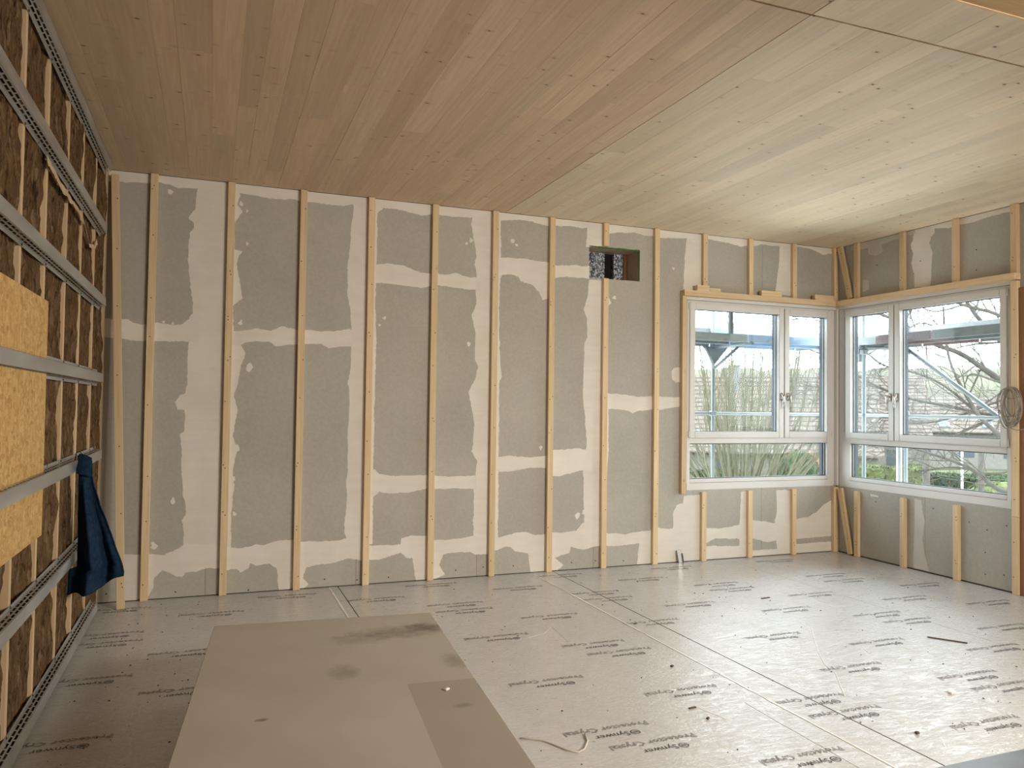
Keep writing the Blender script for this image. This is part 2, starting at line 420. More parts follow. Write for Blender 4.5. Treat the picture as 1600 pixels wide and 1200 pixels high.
# the round emblem: a ring with two bars
for k in range(20):
    a0, a1 = 2*PI*k/20, 2*PI*(k+1)/20; c = Vector((.027, .022, .0014))
    q = [c+Vector((r*math.cos(a)*1.05, r*math.sin(a), 0)) for a, r in ((a0, .026), (a1, .026), (a1, .0205), (a0, .0205))]
    bm.faces.new([bm.verts.new(v) for v in q])
for y0, y1 in ((.024, .030), (.014, .020)):
    bm.faces.new([bm.verts.new(Vector(v)) for v in ((.012, y0, .0014), (.042, y0, .0014), (.042, y1, .0014), (.012, y1, .0014))])
PR1 = bpy.data.meshes.new('print_dark'); bm.to_mesh(PR1); bm.free(); PR1.materials.append(MATS['ink_dark'])
PR2 = m2; PR2.materials.append(MATS['ink_grey'])
PRINTS = [(-7.68,-2.98),(-7.68,-1.07),(-7.68,-.34),(-7.67,-2.05),(-7.67,-1.29),(-7.12,-2.41),(-7.12,-1.67),(-6.97,-.7),(-6.35,-.3),(-5.63,-.65),(-5.04,-2.98),(-5.04,-.28),
(-5.03,-3.74),(-5.03,-1.03),(-5.02,-2.02),(-5.02,-1.25),(-4.88,-3.96),(-4.42,-2.4),(-4.42,-1.63),(-4.34,-3.39),(-4.33,-2.62),(-4.31,-.65),(-4.27,-4.34),(-3.72,-2.04),(-3.71,-3.76),
(-3.71,-1.04),(-3.71,-.28),(-3.7,-1.27),(-3.65,-3.98),(-3.11,-1.67),(-3.05,-2.66),(-3.03,-4.35),(-3.03,-3.4),(-3.01,-.68),(-2.43,-3.77),(-2.43,-1.1),(-2.42,-3.03),(-2.42,-2.07),
(-2.42,-.31),(-2.41,-1.32),(-2.4,-3.98),(-1.83,-1.71),(-1.8,-2.44),(-1.72,-3.41),(-1.72,-2.67),(-1.15,-3.05),(-1.11,-2.1),(-1.1,-1.11),(-1.09,-1.36),(-1.09,-.34),(-.52,-2.46),(-.52,-1.74)]
for (x, y) in PRINTS:
    for me, nm in ((PR1, 'printed_emblem'), (PR2, 'printed_lettering')):
        o = bpy.data.objects.new(nm, me); COL.objects.link(o); o.parent = floor
        o.location = Vector((x+.12, y+.02, .0006)) - Vector(floor.location); o.rotation_euler = (0, 0, PI)

# ceiling: cross-laminated timber, its lower boards built one by one
ceiling = struct(box('ceiling', (LX-.2, REAR, H+.012), (.12, .12, H+.26), 'beam_wood'))
pr = random.Random(21)
def plank(x0, x1, y0, y1, mat):
    z = H + pr.uniform(0, .0012)
    b_ = bmesh.new(); box_into(b_, (-(x1-x0)/2+.0004, y0-(y0+y1)/2+.0003, 0), ((x1-x0)/2-.0004, (y1-y0)/2-.0003, .0125-(z-H)))
    child(obj('ceiling_plank', b_, mat, None, ((x0+x1)/2, (y0+y1)/2, z)), ceiling)
for (xa, xb, mat) in ((LX+.002, -4.303, 'ceiling_plank_warm'), (-4.297, -.002, 'ceiling_plank_pale')):
    for (ya, yb) in ((-4.300, -.002), (-6.6, -4.312)):
        x = xa
        while x < xb-1e-4:
            w = pr.choice((.12, .14, .16, .18, .2)); x2 = min(x+w, xb)
            if xb-x2 < .08: x2 = xb
            cuts = [ya] + sorted(pr.uniform(ya+.5, yb-.4) for _ in range(1 if pr.random() < .75 else 2)) + [yb] if yb-ya > 3 else [ya, yb]
            cuts = [c for i, c in enumerate(cuts) if i == 0 or c-cuts[i-1] > .02]
            for a, b in zip(cuts, cuts[1:]): plank(x, x2, a, b, mat)
            x = x2
box('ceiling_beam', (LX, -5.25, 3.5), (.0, -4.875, H+.011), 'beam_wood')
struct(bpy.data.objects['ceiling_beam'])
bpy.data.objects['ceiling_beam'].name = 'trim_1'
b_ = bmesh.new(); box_into(b_, (LX, -4.89, 3.4975), (0, -4.876, 3.4999)); child(obj('edge_strip', b_, 'spruce_x'), bpy.data.objects['trim_1'])

def wall_boards(wall, axis, boards, holes, thick=.0125):
    """plasterboards as parts; axis 1: back wall (u = x), axis 0: right wall (u = y)"""
    for (u0, u1, z0, z1) in boards:
        g = .0012; rects = [(u0+g, u1-g, z0+g, z1-g)]
        for (a0, a1, b0, b1) in holes:
            nr = []
            for (p0, p1, q0, q1) in rects:
                if a0 >= p1 or a1 <= p0 or b0 >= q1 or b1 <= q0: nr.append((p0, p1, q0, q1)); continue
                if a0 > p0: nr.append((p0, a0, q0, q1))
                if a1 < p1: nr.append((a1, p1, q0, q1))
                m0, m1_ = max(p0, a0), min(p1, a1)
                if b0 > q0: nr.append((m0, m1_, q0, b0))
                if b1 < q1: nr.append((m0, m1_, b1, q1))
            rects = nr
        if not rects: continue
        bm = bmesh.new()
        for (p0, p1, q0, q1) in rects:
            if axis == 1: box_into(bm, (p0, 0, q0), (p1, thick, q1))
            else: box_into(bm, (0, p0, q0), (thick, p1, q1))
        child(obj('plasterboard', bm, 'plasterboard'), wall)

def patch(wall, axis, poly, off, rnd, mat='joint_compound'):
    """a thin spread of joint compound with a ragged edge, standing a hair proud of the boards"""
    pts = []
    n = len(poly)
    area = sum(poly[i][0]*poly[(i+1) % n][1]-poly[(i+1) % n][0]*poly[i][1] for i in range(n))/2
    for i in range(n):
        a, b = Vector(poly[i]), Vector(poly[(i+1) % n]); d = b-a; L = d.length
        k = max(1, int(L/.016)); nn = Vector((d.y, -d.x)).normalized() if L > 1e-6 else Vector((0, 0))
        straight = (a.y < .012 and b.y < .012) or (a.y > H-.012 and b.y > H-.012)
        for j in range(k):
            t = j/k; q = a + d*t
            if not straight and L > .012:
                q = q + nn*(noise.noise(Vector((q.x*42, q.y*42, rnd)))*.007 + noise.noise(Vector((q.x*11, q.y*11, rnd+5)))*.007)
            pts.append(Vector((q.x, min(max(q.y, .004), H-.003))))
    bm = bmesh.new()
    T = (lambda q, o: Vector((q.x, -o, q.y))) if axis == 1 else (lambda q, o: Vector((-o, q.x, q.y)))
    vv, ee, ff = delaunay_2d_cdt(pts, [(i, (i+1) % len(pts)) for i in range(len(pts))], [], 1, 1e-5)[:3]
    fr = [bm.verts.new(T(q, off)) for q in vv]; cnt = {}
    for f in ff:
        bm.faces.new([fr[i] for i in f])
        for i, j in zip(f, f[1:]+f[:1]): cnt.setdefault(frozenset((i, j)), []).append((i, j))
    bk = {}
    for key, l in cnt.items():                       # the thin rim, down to the board
        if len(l) == 1:
            i, j = l[0]
            for k in (i, j):
                if k not in bk: bk[k] = bm.verts.new(T(vv[k], .00005))
            bm.faces.new((fr[j], fr[i], bk[i], bk[j]))
    child(obj('joint_compound', bm, mat), wall)

COMPOUND_BACK = [[(-7.195,3.625),(-7.195,3.575),(-7.207,3.459),(-7.214,3.384),(-7.258,3.306),(-7.215,3.26),(-7.217,3.209),(-7.247,3.183),(-7.257,3.092),(-7.256,2.926),(-7.243,2.763),(-7.227,2.667),(-7.21,2.568),(-7.208,2.471),(-7.237,2.427),(-7.233,2.215),(-7.241,2.141),(-7.239,1.848),(-7.256,1.764),(-7.302,1.747),(-7.339,1.688),(-7.314,1.621),(-7.253,1.622),(-7.248,1.53),(-7.257,1.438),(-7.287,1.413),(-7.273,1.297),(-7.273,1.147),(-7.252,0.898),(-7.227,0.814),(-7.224,0.706),(-7.254,0.666),(-7.236,0.549),(-7.24,0.395),(-6.849,0.373),(-6.851,0.722),(-6.835,0.948),(-6.853,1.062),(-6.82,1.288),(-6.86,1.402),(-6.817,1.629),(-6.852,1.743),(-6.827,1.857),(-6.799,2.024),(-6.768,2.128),(-6.808,2.206),(-6.863,2.256),(-6.88,2.555),(-6.801,2.626),(-6.831,2.79),(-6.856,2.927),(-6.841,3.008),(-6.81,3.045),(-6.875,3.057),(-6.885,3.292),(-6.818,3.408),(-6.867,3.461),(-6.837,3.551),(-6.882,3.615)],[(-7.907,2.384),(-7.713,2.388),(-7.67,2.358),(-7.576,2.351),(-7.496,2.372),(-7.362,2.357),(-7.303,2.365),(-7.23,2.428),(-7.163,2.434),(-7.158,2.22),(-7.507,2.211),(-7.595,2.208),(-7.694,2.212),(-7.767,2.224),(-7.903,2.227)],[(-6.977,2.325),(-6.78,2.334),(-6.67,2.356),(-6.556,2.344),(-6.46,2.392),(-6.313,2.365),(-6.241,2.371),(-6.146,2.36),(-5.986,2.368),(-5.857,2.398),(-5.764,2.394),(-5.761,2.225),(-5.828,2.234),(-5.935,2.23),(-6.039,2.202),(-6.103,2.241),(-6.239,2.241),(-6.391,2.225),(-6.506,2.203),(-6.57,2.243),(-6.73,2.244),(-6.808,2.208),(-6.974,2.194)],[(-5.829,3.632),(-5.829,3.566),(-5.835,3.457),(-5.85,3.372),(-5.855,3.238),(-5.861,3.138),(-5.877,3.003),(-5.872,2.738),(-5.851,2.607),(-5.832,2.441),(-5.826,2.078),(-5.84,1.963),(-5.856,1.879),(-5.837,1.845),(-5.834,1.657),(-5.847,1.421),(-5.841,1.066),(-5.853,0.983),(-5.843,0.863),(-5.855,0.596),(-5.862,0.51),(-5.828,0.387),(-5.594,0.375),(-5.597,0.856),(-5.599,1.279),(-5.597,1.885),(-5.594,2.371),(-5.61,2.615),(-5.601,3.105),(-5.604,3.645)],[(-5.685,3.018),(-5.501,3.041),(-5.415,3.039),(-5.345,3.036),(-5.259,3.008),(-5.173,2.981),(-5.064,2.976),(-4.993,2.978),(-4.889,2.976),(-4.817,2.999),(-4.743,2.977),(-4.63,2.968),(-4.549,2.979),(-4.547,2.85),(-4.638,2.844),(-4.795,2.853),(-4.991,2.865),(-5.062,2.851),(-5.152,2.829),(-5.241,2.835),(-5.361,2.839),(-5.498,2.848),(-5.599,2.848),(-5.681,2.848)],[(-4.64,3.647),(-4.649,3.569),(-4.667,3.504),(-4.647,3.435),(-4.628,3.313),(-4.606,3.174),(-4.618,3.102),(-4.596,2.982),(-4.61,2.839),(-4.592,2.706),(-4.644,2.597),(-4.604,2.433),(-4.604,2.151),(-4.571,2.082),(-4.588,1.977),(-4.64,1.887),(-4.664,1.835),(-4.627,1.636),(-4.602,1.493),(-4.612,1.297),(-4.627,1.24),(-4.572,1.144),(-4.58,0.998),(-4.598,0.866),(-4.598,0.386),(-4.335,0.373),(-4.335,0.884),(-4.34,1.269),(-4.343,1.912),(-4.316,1.991),(-4.339,2.106),(-4.354,2.688),(-4.344,3.013),(-4.342,3.338),(-4.353,3.65)],[(-4.429,3.183),(-4.215,3.201),(-4.082,3.203),(-3.948,3.188),(-3.78,3.181),(-3.775,2.788),(-3.828,2.807),(-3.876,2.788),(-3.916,2.872),(-4.002,2.939),(-4.128,2.972),(-4.145,3.008),(-4.229,3.029),(-4.324,3.021),(-4.351,2.973),(-4.426,2.968)],[(-3.809,3.159),(-3.641,3.165),(-3.523,3.181),(-3.42,3.175),(-3.343,3.188),(-3.341,3.046),(-3.499,3.055),(-3.64,3.044),(-3.807,3.019)],[(-3.371,3.642),(-3.37,3.581),(-3.383,3.423),(-3.387,3.382),(-3.17,3.401),(-3.173,3.648)],[(-3.341,3.039),(-3.355,2.882),(-3.405,2.716),(-3.367,2.63),(-3.357,2.429),(-3.394,2.374),(-3.399,2.158),(-3.405,1.799),(-3.394,1.718),(-3.372,1.524),(-3.356,1.362),(-3.359,1.255),(-3.396,1.041),(-3.384,0.86),(-3.393,0.72),(-3.374,0.593),(-3.38,0.46),(-3.139,0.449),(-3.094,1.26),(-3.101,1.613),(-3.127,2.212),(-3.114,2.452),(-3.125,2.759),(-3.079,2.81),(-3.126,2.896),(-3.136,3.047)],[(-4.435,1.176),(-4.243,1.188),(-4.111,1.183),(-3.998,1.171),(-3.885,1.18),(-3.755,1.186),(-3.754,1.062),(-3.997,1.065),(-4.201,1.032),(-4.351,1.035),(-4.433,1.04)],[(-3.806,1.235),(-3.596,1.25),(-3.441,1.262),(-3.359,1.248),(-3.291,1.241),(-3.289,1.026),(-3.396,1.034),(-3.514,1.005),(-3.673,0.973),(-3.803,0.982)],[(-3.184,1.843),(-2.916,1.831),(-2.727,1.81),(-2.517,1.82),(-2.516,1.674),(-2.588,1.673),(-2.747,1.653),(-2.802,1.629),(-2.897,1.67),(-3.101,1.676),(-3.182,1.68)],[(-2.573,1.819),(-2.208,1.811),(-2.173,1.805),(-2.172,1.72),(-2.361,1.684),(-2.491,1.674),(-2.572,1.673)],[(-5.679,1.027),(-5.583,1.079),(-5.539,1.036),(-5.422,1.012),(-5.248,1.012),(-5.071,1.014),(-4.929,0.999),(-4.799,0.993),(-4.567,0.998),(-4.565,0.865),(-4.731,0.869),(-4.862,0.879),(-4.992,0.876),(-5.069,0.885),(-5.183,0.863),(-5.277,0.847),(-5.432,0.845),(-5.536,0.861),(-5.596,0.82),(-5.675,0.834)],[(-2.111,3.65),(-2.136,3.569),(-2.16,3.402),(-2.166,3.151),(-2.178,3.014),(-1.903,3.011),(-1.908,3.65)],[(-2.324,2.098),(-2.291,2.135),(-2.217,2.144),(-2.183,2.117),(-2.182,1.982),(-2.265,1.973),(-2.315,2.014)],[(-0.854,3.65),(-0.854,3.616),(-0.863,3.419),(-0.89,3.228),(-0.917,3.038),(-0.646,3.033),(-0.647,3.65)],[(-7.936,3.554),(-7.816,3.56),(-7.598,3.574),(-7.525,3.589),(-7.406,3.583),(-7.346,3.557),(-7.195,3.575),(-6.87,3.57),(-6.745,3.567),(-6.582,3.55),(-6.45,3.549),(-6.406,3.565),(-6.319,3.555),(-6.25,3.551),(-6.041,3.552),(-5.96,3.547),(-5.829,3.575),(-5.602,3.516),(-5.544,3.571),(-5.407,3.573),(-5.268,3.55),(-5.163,3.536),(-5.067,3.561),(-4.878,3.558),(-4.639,3.57),(-4.332,3.574),(-4.164,3.591),(-4.03,3.591),(-3.896,3.573),(-3.785,3.557),(-3.741,3.574),(-3.587,3.587),(-3.485,3.586),(-3.365,3.582),(-3.12,3.55),(-2.996,3.575),(-2.892,3.578),(-2.808,3.593),(-2.68,3.57),(-2.597,3.577),(-2.486,3.563),(-2.289,3.57),(-2.111,3.597),(-1.856,3.603),(-1.674,3.596),(-1.534,3.579),(-1.385,3.559),(-1.323,3.575),(-1.221,3.584),(-1.112,3.609),(-0.984,3.605),(-0.854,3.616),(-0.59,3.628),(-0.457,3.628),(-0.321,3.597),(-0.184,3.566),(-0.066,3.591),(-0.066,3.65),(-0.984,3.65),(-1.674,3.65),(-2.681,3.65),(-3.486,3.65),(-4.165,3.65),(-5.27,3.65),(-6.043,3.65),(-6.746,3.65),(-7.599,3.65),(-7.938,3.65)],[(-7.728,0.395),(-7.561,0.385),(-7.552,0.007),(-7.718,0.007)],[(-7.571,0.391),(-7.392,0.376),(-7.302,0.409),(-7.221,0.46),(-6.935,0.445),(-6.931,0.237),(-7.051,0.239),(-7.113,0.218),(-7.221,0.217),(-7.243,0.177),(-7.297,0.186),(-7.343,0.217),(-7.404,0.245),(-7.462,0.184),(-7.468,0.103),(-7.496,0.04),(-7.518,0.02),(-7.542,0.007),(-7.572,0.007)],[(-6.934,0.417),(-6.761,0.399),(-6.64,0.424),(-6.591,0.413),(-6.492,0.445),(-6.409,0.454),(-6.274,0.442),(-6.265,0.007),(-6.433,0.007),(-6.462,0.202),(-6.521,0.249),(-6.636,0.239),(-6.685,0.259),(-6.692,0.217),(-6.765,0.187),(-6.797,0.215),(-6.877,0.211),(-6.93,0.215)],[(-6.297,0.432),(-6.099,0.422),(-5.934,0.422),(-5.827,0.441),(-5.638,0.431),(-5.634,0.209),(-5.696,0.225),(-5.814,0.256),(-5.931,0.221),(-6.078,0.213),(-6.201,0.197),(-6.222,0.1),(-6.172,0.038),(-6.214,0.007),(-6.288,0.007)],[(-5.667,0.367),(-5.493,0.358),(-5.327,0.357),(-5.319,0.417),(-5.213,0.438),(-5.016,0.423),(-5.01,0.007),(-5.168,0.007),(-5.21,0.221),(-5.263,0.224),(-5.325,0.279),(-5.525,0.222),(-5.664,0.229)],[(-5.035,0.385),(-4.869,0.377),(-4.776,0.382),(-4.598,0.403),(-4.389,0.401),(-4.387,0.217),(-4.569,0.221),(-4.625,0.249),(-4.774,0.248),(-4.904,0.24),(-4.938,0.137),(-4.881,0.043),(-4.971,0.007),(-5.029,0.007)],[(-4.403,0.37),(-4.248,0.388),(-4.137,0.415),(-4.025,0.413),(-3.931,0.379),(-3.76,0.391),(-3.755,0.007),(-3.976,0.007),(-4.006,0.195),(-4.154,0.229),(-4.203,0.272),(-4.265,0.276),(-4.355,0.247),(-4.401,0.243)],[(-3.774,0.401),(-3.624,0.388),(-3.468,0.404),(-3.39,0.48),(-3.139,0.503),(-3.136,0.227),(-3.207,0.231),(-3.37,0.199),(-3.446,0.217),(-3.525,0.236),(-3.547,0.176),(-3.641,0.155),(-3.708,0.133),(-3.611,0.055),(-3.669,0.008),(-3.77,0.007)],[(-3.168,0.366),(-2.902,0.339),(-2.696,0.357),(-2.513,0.376),(-2.509,0.008),(-2.74,0.008),(-2.713,0.232),(-2.962,0.218),(-3.167,0.228)],[(-2.529,0.404),(-2.375,0.37),(-2.285,0.377),(-2.297,0.534),(-2.246,0.628),(-2.166,0.641),(-2.148,0.723),(-1.905,0.737),(-1.9,0.008),(-2.525,0.008)],[(-1.902,0.36),(-1.672,0.343),(-1.41,0.375),(-1.386,0.751),(-1.261,0.748),(-1.258,0.008),(-1.399,0.008),(-1.409,0.215),(-1.735,0.238),(-1.859,0.188),(-1.901,0.183)],[(-1.901,0.161),(-1.365,0.133),(-1.364,0.008),(-1.9,0.008)],[(-1.26,0.423),(-1.075,0.397),(-0.916,0.372),(-0.879,0.5),(-0.894,0.752),(-0.639,0.745),(-0.636,0.008),(-0.841,0.008),(-0.869,0.07),(-0.897,0.175),(-1.006,0.158),(-1.21,0.212),(-1.259,0.215)],[(-1.258,0.076),(-0.804,0.074),(-0.804,0.008),(-1.258,0.008)],[(-0.638,0.397),(-0.425,0.426),(-0.305,0.478),(-0.184,0.569),(-0.043,0.622),(-0.042,0.185),(-0.353,0.178),(-0.637,0.173)],[(-0.637,0.117),(-0.042,0.117),(-0.042,0.008),(-0.636,0.008)],[(-6.758,3.119),(-6.767,3.103),(-6.773,3.097),(-6.781,3.108),(-6.785,3.117),(-6.787,3.132),(-6.774,3.139),(-6.763,3.128)],[(-6.696,2.01),(-6.706,1.991),(-6.727,1.968),(-6.754,1.978),(-6.75,2.008),(-6.745,2.027),(-6.729,2.049),(-6.717,2.039)],[(-6.814,3.478),(-6.815,3.461),(-6.829,3.451),(-6.844,3.463),(-6.846,3.475),(-6.839,3.493),(-6.83,3.502),(-6.822,3.489)],[(-6.767,3.414),(-6.775,3.403),(-6.779,3.394),(-6.786,3.402),(-6.789,3.411),(-6.79,3.422),(-6.78,3.43),(-6.771,3.423)],[(-6.798,2.408),(-6.791,2.394),(-6.812,2.381),(-6.826,2.381),(-6.841,2.405),(-6.822,2.42),(-6.813,2.433),(-6.796,2.433)],[(-5.506,2.516),(-5.505,2.506),(-5.516,2.502),(-5.523,2.5),(-5.537,2.515),(-5.527,2.526),(-5.517,2.53),(-5.502,2.532)],[(-5.549,2.447),(-5.559,2.433),(-5.564,2.434),(-5.573,2.438),(-5.573,2.446),(-5.577,2.458),(-5.565,2.458),(-5.556,2.454)],[(-4.636,3.345),(-4.648,3.323),(-4.662,3.316),(-4.682,3.329),(-4.676,3.341),(-4.677,3.362),(-4.663,3.368),(-4.654,3.355)],[(-4.694,3.307),(-4.697,3.297),(-4.708,3.286),(-4.721,3.294),(-4.721,3.305),(-4.716,3.316),(-4.709,3.326),(-4.702,3.318)],[(-4.653,2.3),(-4.663,2.28),(-4.673,2.272),(-4.683,2.286),(-4.693,2.298),(-4.692,2.318),(-4.674,2.327),(-4.655,2.313)],[(-7.387,3.518),(-7.405,3.491),(-7.414,3.488),(-7.43,3.5),(-7.428,3.513),(-7.435,3.537),(-7.415,3.542),(-7.402,3.53)],[(-7.433,2.381),(-7.429,2.373),(-7.439,2.371),(-7.444,2.37),(-7.453,2.38),(-7.444,2.389),(-7.439,2.39),(-7.43,2.391)],[(-7.358,2.373),(-7.358,2.366),(-7.367,2.357),(-7.376,2.361),(-7.378,2.372),(-7.373,2.38),(-7.368,2.389),(-7.362,2.385)],[(-4.196,3.371),(-4.207,3.353),(-4.217,3.353),(-4.228,3.351),(-4.237,3.367),(-4.237,3.384),(-4.218,3.386),(-4.199,3.387)],[(-4.159,3.335),(-4.168,3.322),(-4.175,3.322),(-4.183,3.323),(-4.187,3.332),(-4.189,3.344),(-4.175,3.345),(-4.164,3.345)],[(-3.856,1.265),(-3.868,1.252),(-3.878,1.236),(-3.89,1.246),(-3.899,1.266),(-3.899,1.28),(-3.879,1.295),(-3.86,1.285)],[(-3.43,0.555),(-3.438,0.539),(-3.455,0.522),(-3.468,0.527),(-3.489,0.557),(-3.48,0.573),(-3.456,0.59),(-3.427,0.584)],[(-3.352,0.592),(-3.366,0.58),(-3.381,0.566),(-3.403,0.572),(-3.397,0.594),(-3.398,0.606),(-3.382,0.62),(-3.372,0.614)],[(-3.027,2.868),(-3.019,2.851),(-3.041,2.85),(-3.054,2.849),(-3.073,2.865),(-3.052,2.884),(-3.041,2.885),(-3.021,2.886)],[(-6.805,1.288),(-6.799,1.272),(-6.82,1.254),(-6.836,1.266),(-6.847,1.288),(-6.83,1.304),(-6.821,1.322),(-6.806,1.31)],[(-6.837,1.175),(-6.834,1.158),(-6.85,1.149),(-6.863,1.163),(-6.869,1.175),(-6.858,1.192),(-6.851,1.2),(-6.841,1.187)],[(-6.829,1.016),(-6.826,0.998),(-6.846,0.997),(-6.863,0.996),(-6.872,1.017),(-6.857,1.034),(-6.847,1.036),(-6.834,1.037)],[(-6.807,0.704),(-6.821,0.686),(-6.829,0.686),(-6.844,0.695),(-6.839,0.705),(-6.844,0.724),(-6.83,0.723),(-6.821,0.715)],[(-7.313,0.839),(-7.312,0.821),(-7.331,0.805),(-7.349,0.82),(-7.354,0.84),(-7.342,0.857),(-7.333,0.874),(-7.321,0.859)],[(-7.439,0.455),(-7.458,0.426),(-7.473,0.424),(-7.497,0.442),(-7.489,0.457),(-7.495,0.488),(-7.475,0.489),(-7.463,0.472)],[(-2.289,3.235),(-2.301,3.219),(-2.308,3.219),(-2.318,3.223),(-2.322,3.232),(-2.324,3.247),(-2.308,3.247),(-2.295,3.243)]]
COMPOUND_RIGHT = [[(-1.119,3.65),(-1.108,3.546),(-1.075,3.496),(-1.108,3.397),(-1.085,3.29),(-1.118,3.173),(-1.126,3.02),(-1.317,3.016),(-1.331,3.106),(-1.341,3.283),(-1.349,3.374),(-1.311,3.47),(-1.332,3.529),(-1.373,3.566),(-1.373,3.65)],[(-1.335,3.621),(-1.555,3.582),(-1.691,3.587),(-1.804,3.58),(-1.951,3.599),(-2.211,3.602),(-2.212,3.65),(-1.335,3.65)],[(-0.238,3.585),(-0.488,3.569),(-0.497,3.507),(-0.587,3.456),(-0.708,3.491),(-0.681,3.571),(-0.918,3.602),(-1.135,3.608),(-1.135,3.65),(-0.238,3.65)],[(-1.12,0.758),(-1.199,0.753),(-1.243,0.53),(-1.215,0.344),(-1.254,0.149),(-1.285,0.062),(-1.3,0.018),(-1.102,0.019),(-1.107,0.203),(-1.12,0.614)],[(-0.412,3.223),(-0.497,3.195),(-0.507,3.09),(-0.412,3.073)],[(-0.524,0.74),(-0.633,0.73),(-0.633,0.716),(-0.524,0.718)]]


WIN1 = (-2.125, -.03, .80, 2.905); WIN2 = (-2.205, -.05, .80, 2.905); VENT = (-3.348, -2.735, 3.062, 3.398)
# back wall
def slab_with_holes(name, axis, u0, u1, holes, d0, d1, mat):
    us = sorted({u0, u1} | {h[0] for h in holes} | {h[1] for h in holes}); bm = bmesh.new()
    for a, b in zip(us, us[1:]):
        zs = [(0, H+.01)]
        for h in holes:
            if h[0] <= a and h[1] >= b:
                zs = [s for (p, q) in zs for s in ((p, min(q, h[2])), (max(p, h[3]), q)) if s[1]-s[0] > 1e-4]
        for z0, z1 in zs:
            if axis == 1: box_into(bm, (a, d0, z0), (b, d1, z1))
            else: box_into(bm, (d0, a, z0), (d1, b, z1))
    return struct(obj(name, bm, mat))
wall_back = slab_with_holes('wall_back', 1, LX-.2, .12, [WIN1[:1]+(.2,)+WIN1[2:], (VENT[0]-.021, VENT[1]+.021, VENT[2]-.021, VENT[3]+.021)], .0127, .12, 'house_wall')
wall_right = slab_with_holes('wall_right', 0, REAR, .0, [WIN2[:1]+(.2,)+WIN2[2:]], .0127, .12, 'house_wall')
wall_rear = slab_with_holes('wall_rear', 1, LX, 0, [], REAR-.12, REAR, 'house_wall')
holes_b = [WIN1, VENT]
cols = [(-7.893, -7.055, (.33, 2.29)), (-7.055, -5.746, (.33, 2.30)), (-5.746, -4.556, (.33, .93, 2.91)), (-4.556, -3.262, (.31, 1.12, 3.10)), (-3.262, -2.035, (.30, 1.75)), (-2.035, -1.1, (.27,)), (-1.1, -.001, (.27,))]
bds = []
for a, b, zs in cols:
    e = [.006, *zs, H-.002]
    bds += [(a, b, p, q) for p, q in zip(e, e[1:])]
wall_boards(wall_back, 1, bds, holes_b)
wall_boards(wall_right, 0, [(-1.25, -.014, .012, H-.002), (-2.5, -1.25, .012, H-.002), (-3.6, -2.5, .012, H-.002)], [WIN2])
for i, pl in enumerate(COMPOUND_BACK): patch(wall_back, 1, pl, .0007+.00004*i, i*1.7)
for i, pl in enumerate(COMPOUND_RIGHT): patch(wall_right, 0, pl, .0007+.00004*i, 90+i*1.7, 'thin_skim' if i in (2, 3, 4) else 'joint_compound')
# fixing screws low on the boards
bm = bmesh.new()
for (px, py) in ((274, 925), (388, 922), (507, 905), (558, 906), (607, 902), (712, 891), (755, 886), (802, 884), (893, 879), (930, 876), (974, 876), (166, 928)):
    d = fw + (px-800)/FPX*RT - (py-600)/FPX*UP; s = -CAM.y/d.y; q = CAM+s*d
    tube_into(bm, [(q.x, -.0012, q.z), (q.x, .001, q.z)], .007, 7)
child(obj('screw_head', bm, 'screw_dark', kind='stuff'), wall_back)
bm = bmesh.new()
for (y, z) in ((-1.93, .12), (-1.93, .33), (-1.95, .55), (-1.76, .6), (-1.35, .68), (-.6, .66), (-2.15, .62), (-2.12, .15), (-1.2, 3.3), (-1.85, 3.3), (-1.85, 3.1), (-.62, 3.35)):
    tube_into(bm, [(-.0012, y, z), (.001, y, z)], .007, 7)
child(obj('screw_head', bm, 'screw_dark', kind='stuff'), wall_right)

# recess for a duct high in the back wall
x0, x1, z0, z1 = VENT; D = .33
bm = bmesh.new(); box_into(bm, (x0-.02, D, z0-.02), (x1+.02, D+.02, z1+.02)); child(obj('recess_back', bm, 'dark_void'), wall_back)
bm = bmesh.new(); box_into(bm, (x0, .0127, z1), (x1, D, z1+.02)); child(obj('recess_head', bm, 'plywood_reveal'), wall_back)
bm = bmesh.new(); box_into(bm, (x1, .0127, z0-.02), (x1+.02, D, z1+.02)); child(obj('recess_cheek', bm, 'plywood_reveal'), wall_back)
bm = bmesh.new(); box_into(bm, (x0-.02, .0127, z0-.02), (x0, D, z1+.02)); child(obj('recess_cheek', bm, 'plywood_reveal'), wall_back)
bm = bmesh.new(); box_into(bm, (x0, .0127, z0-.02), (x1, D, z0)); child(obj('recess_base', bm, 'plywood_reveal'), wall_back)
bm = bmesh.new(); box_into(bm, (x1-.045, D-.06, z0), (x1-.001, D-.001, z1)); child(obj('recess_stud', bm, 'reveal_wood'), wall_back)
for a, b in ((x0+.001, -3.015), (-2.90, -2.785)):
    bm = bmesh.new(); box_into(bm, (a, D-.05, z0+.001), (b, D-.002, z1-.001)); child(obj('insulation_block', bm, 'granulate'), wall_back)
tp = random.Random(4)
bm = bmesh.new(); x = x0
while x < x1-.01:
    w = tp.uniform(.04, .12); xx = min(x1, x+w)
    box_into(bm, (x, -.0012, z1-tp.uniform(.004, .012)), (xx, .012, z1+tp.uniform(.002, .009))); x = xx
box_into(bm, (x1-.010, -.0012, z1-.11), (x1+.004, .012, z1)); box_into(bm, (x1-.004, -.0012, z0), (x1+.002, .012, z1-.11))
child(obj('green_tape', bm, 'green_tape'), wall_back)

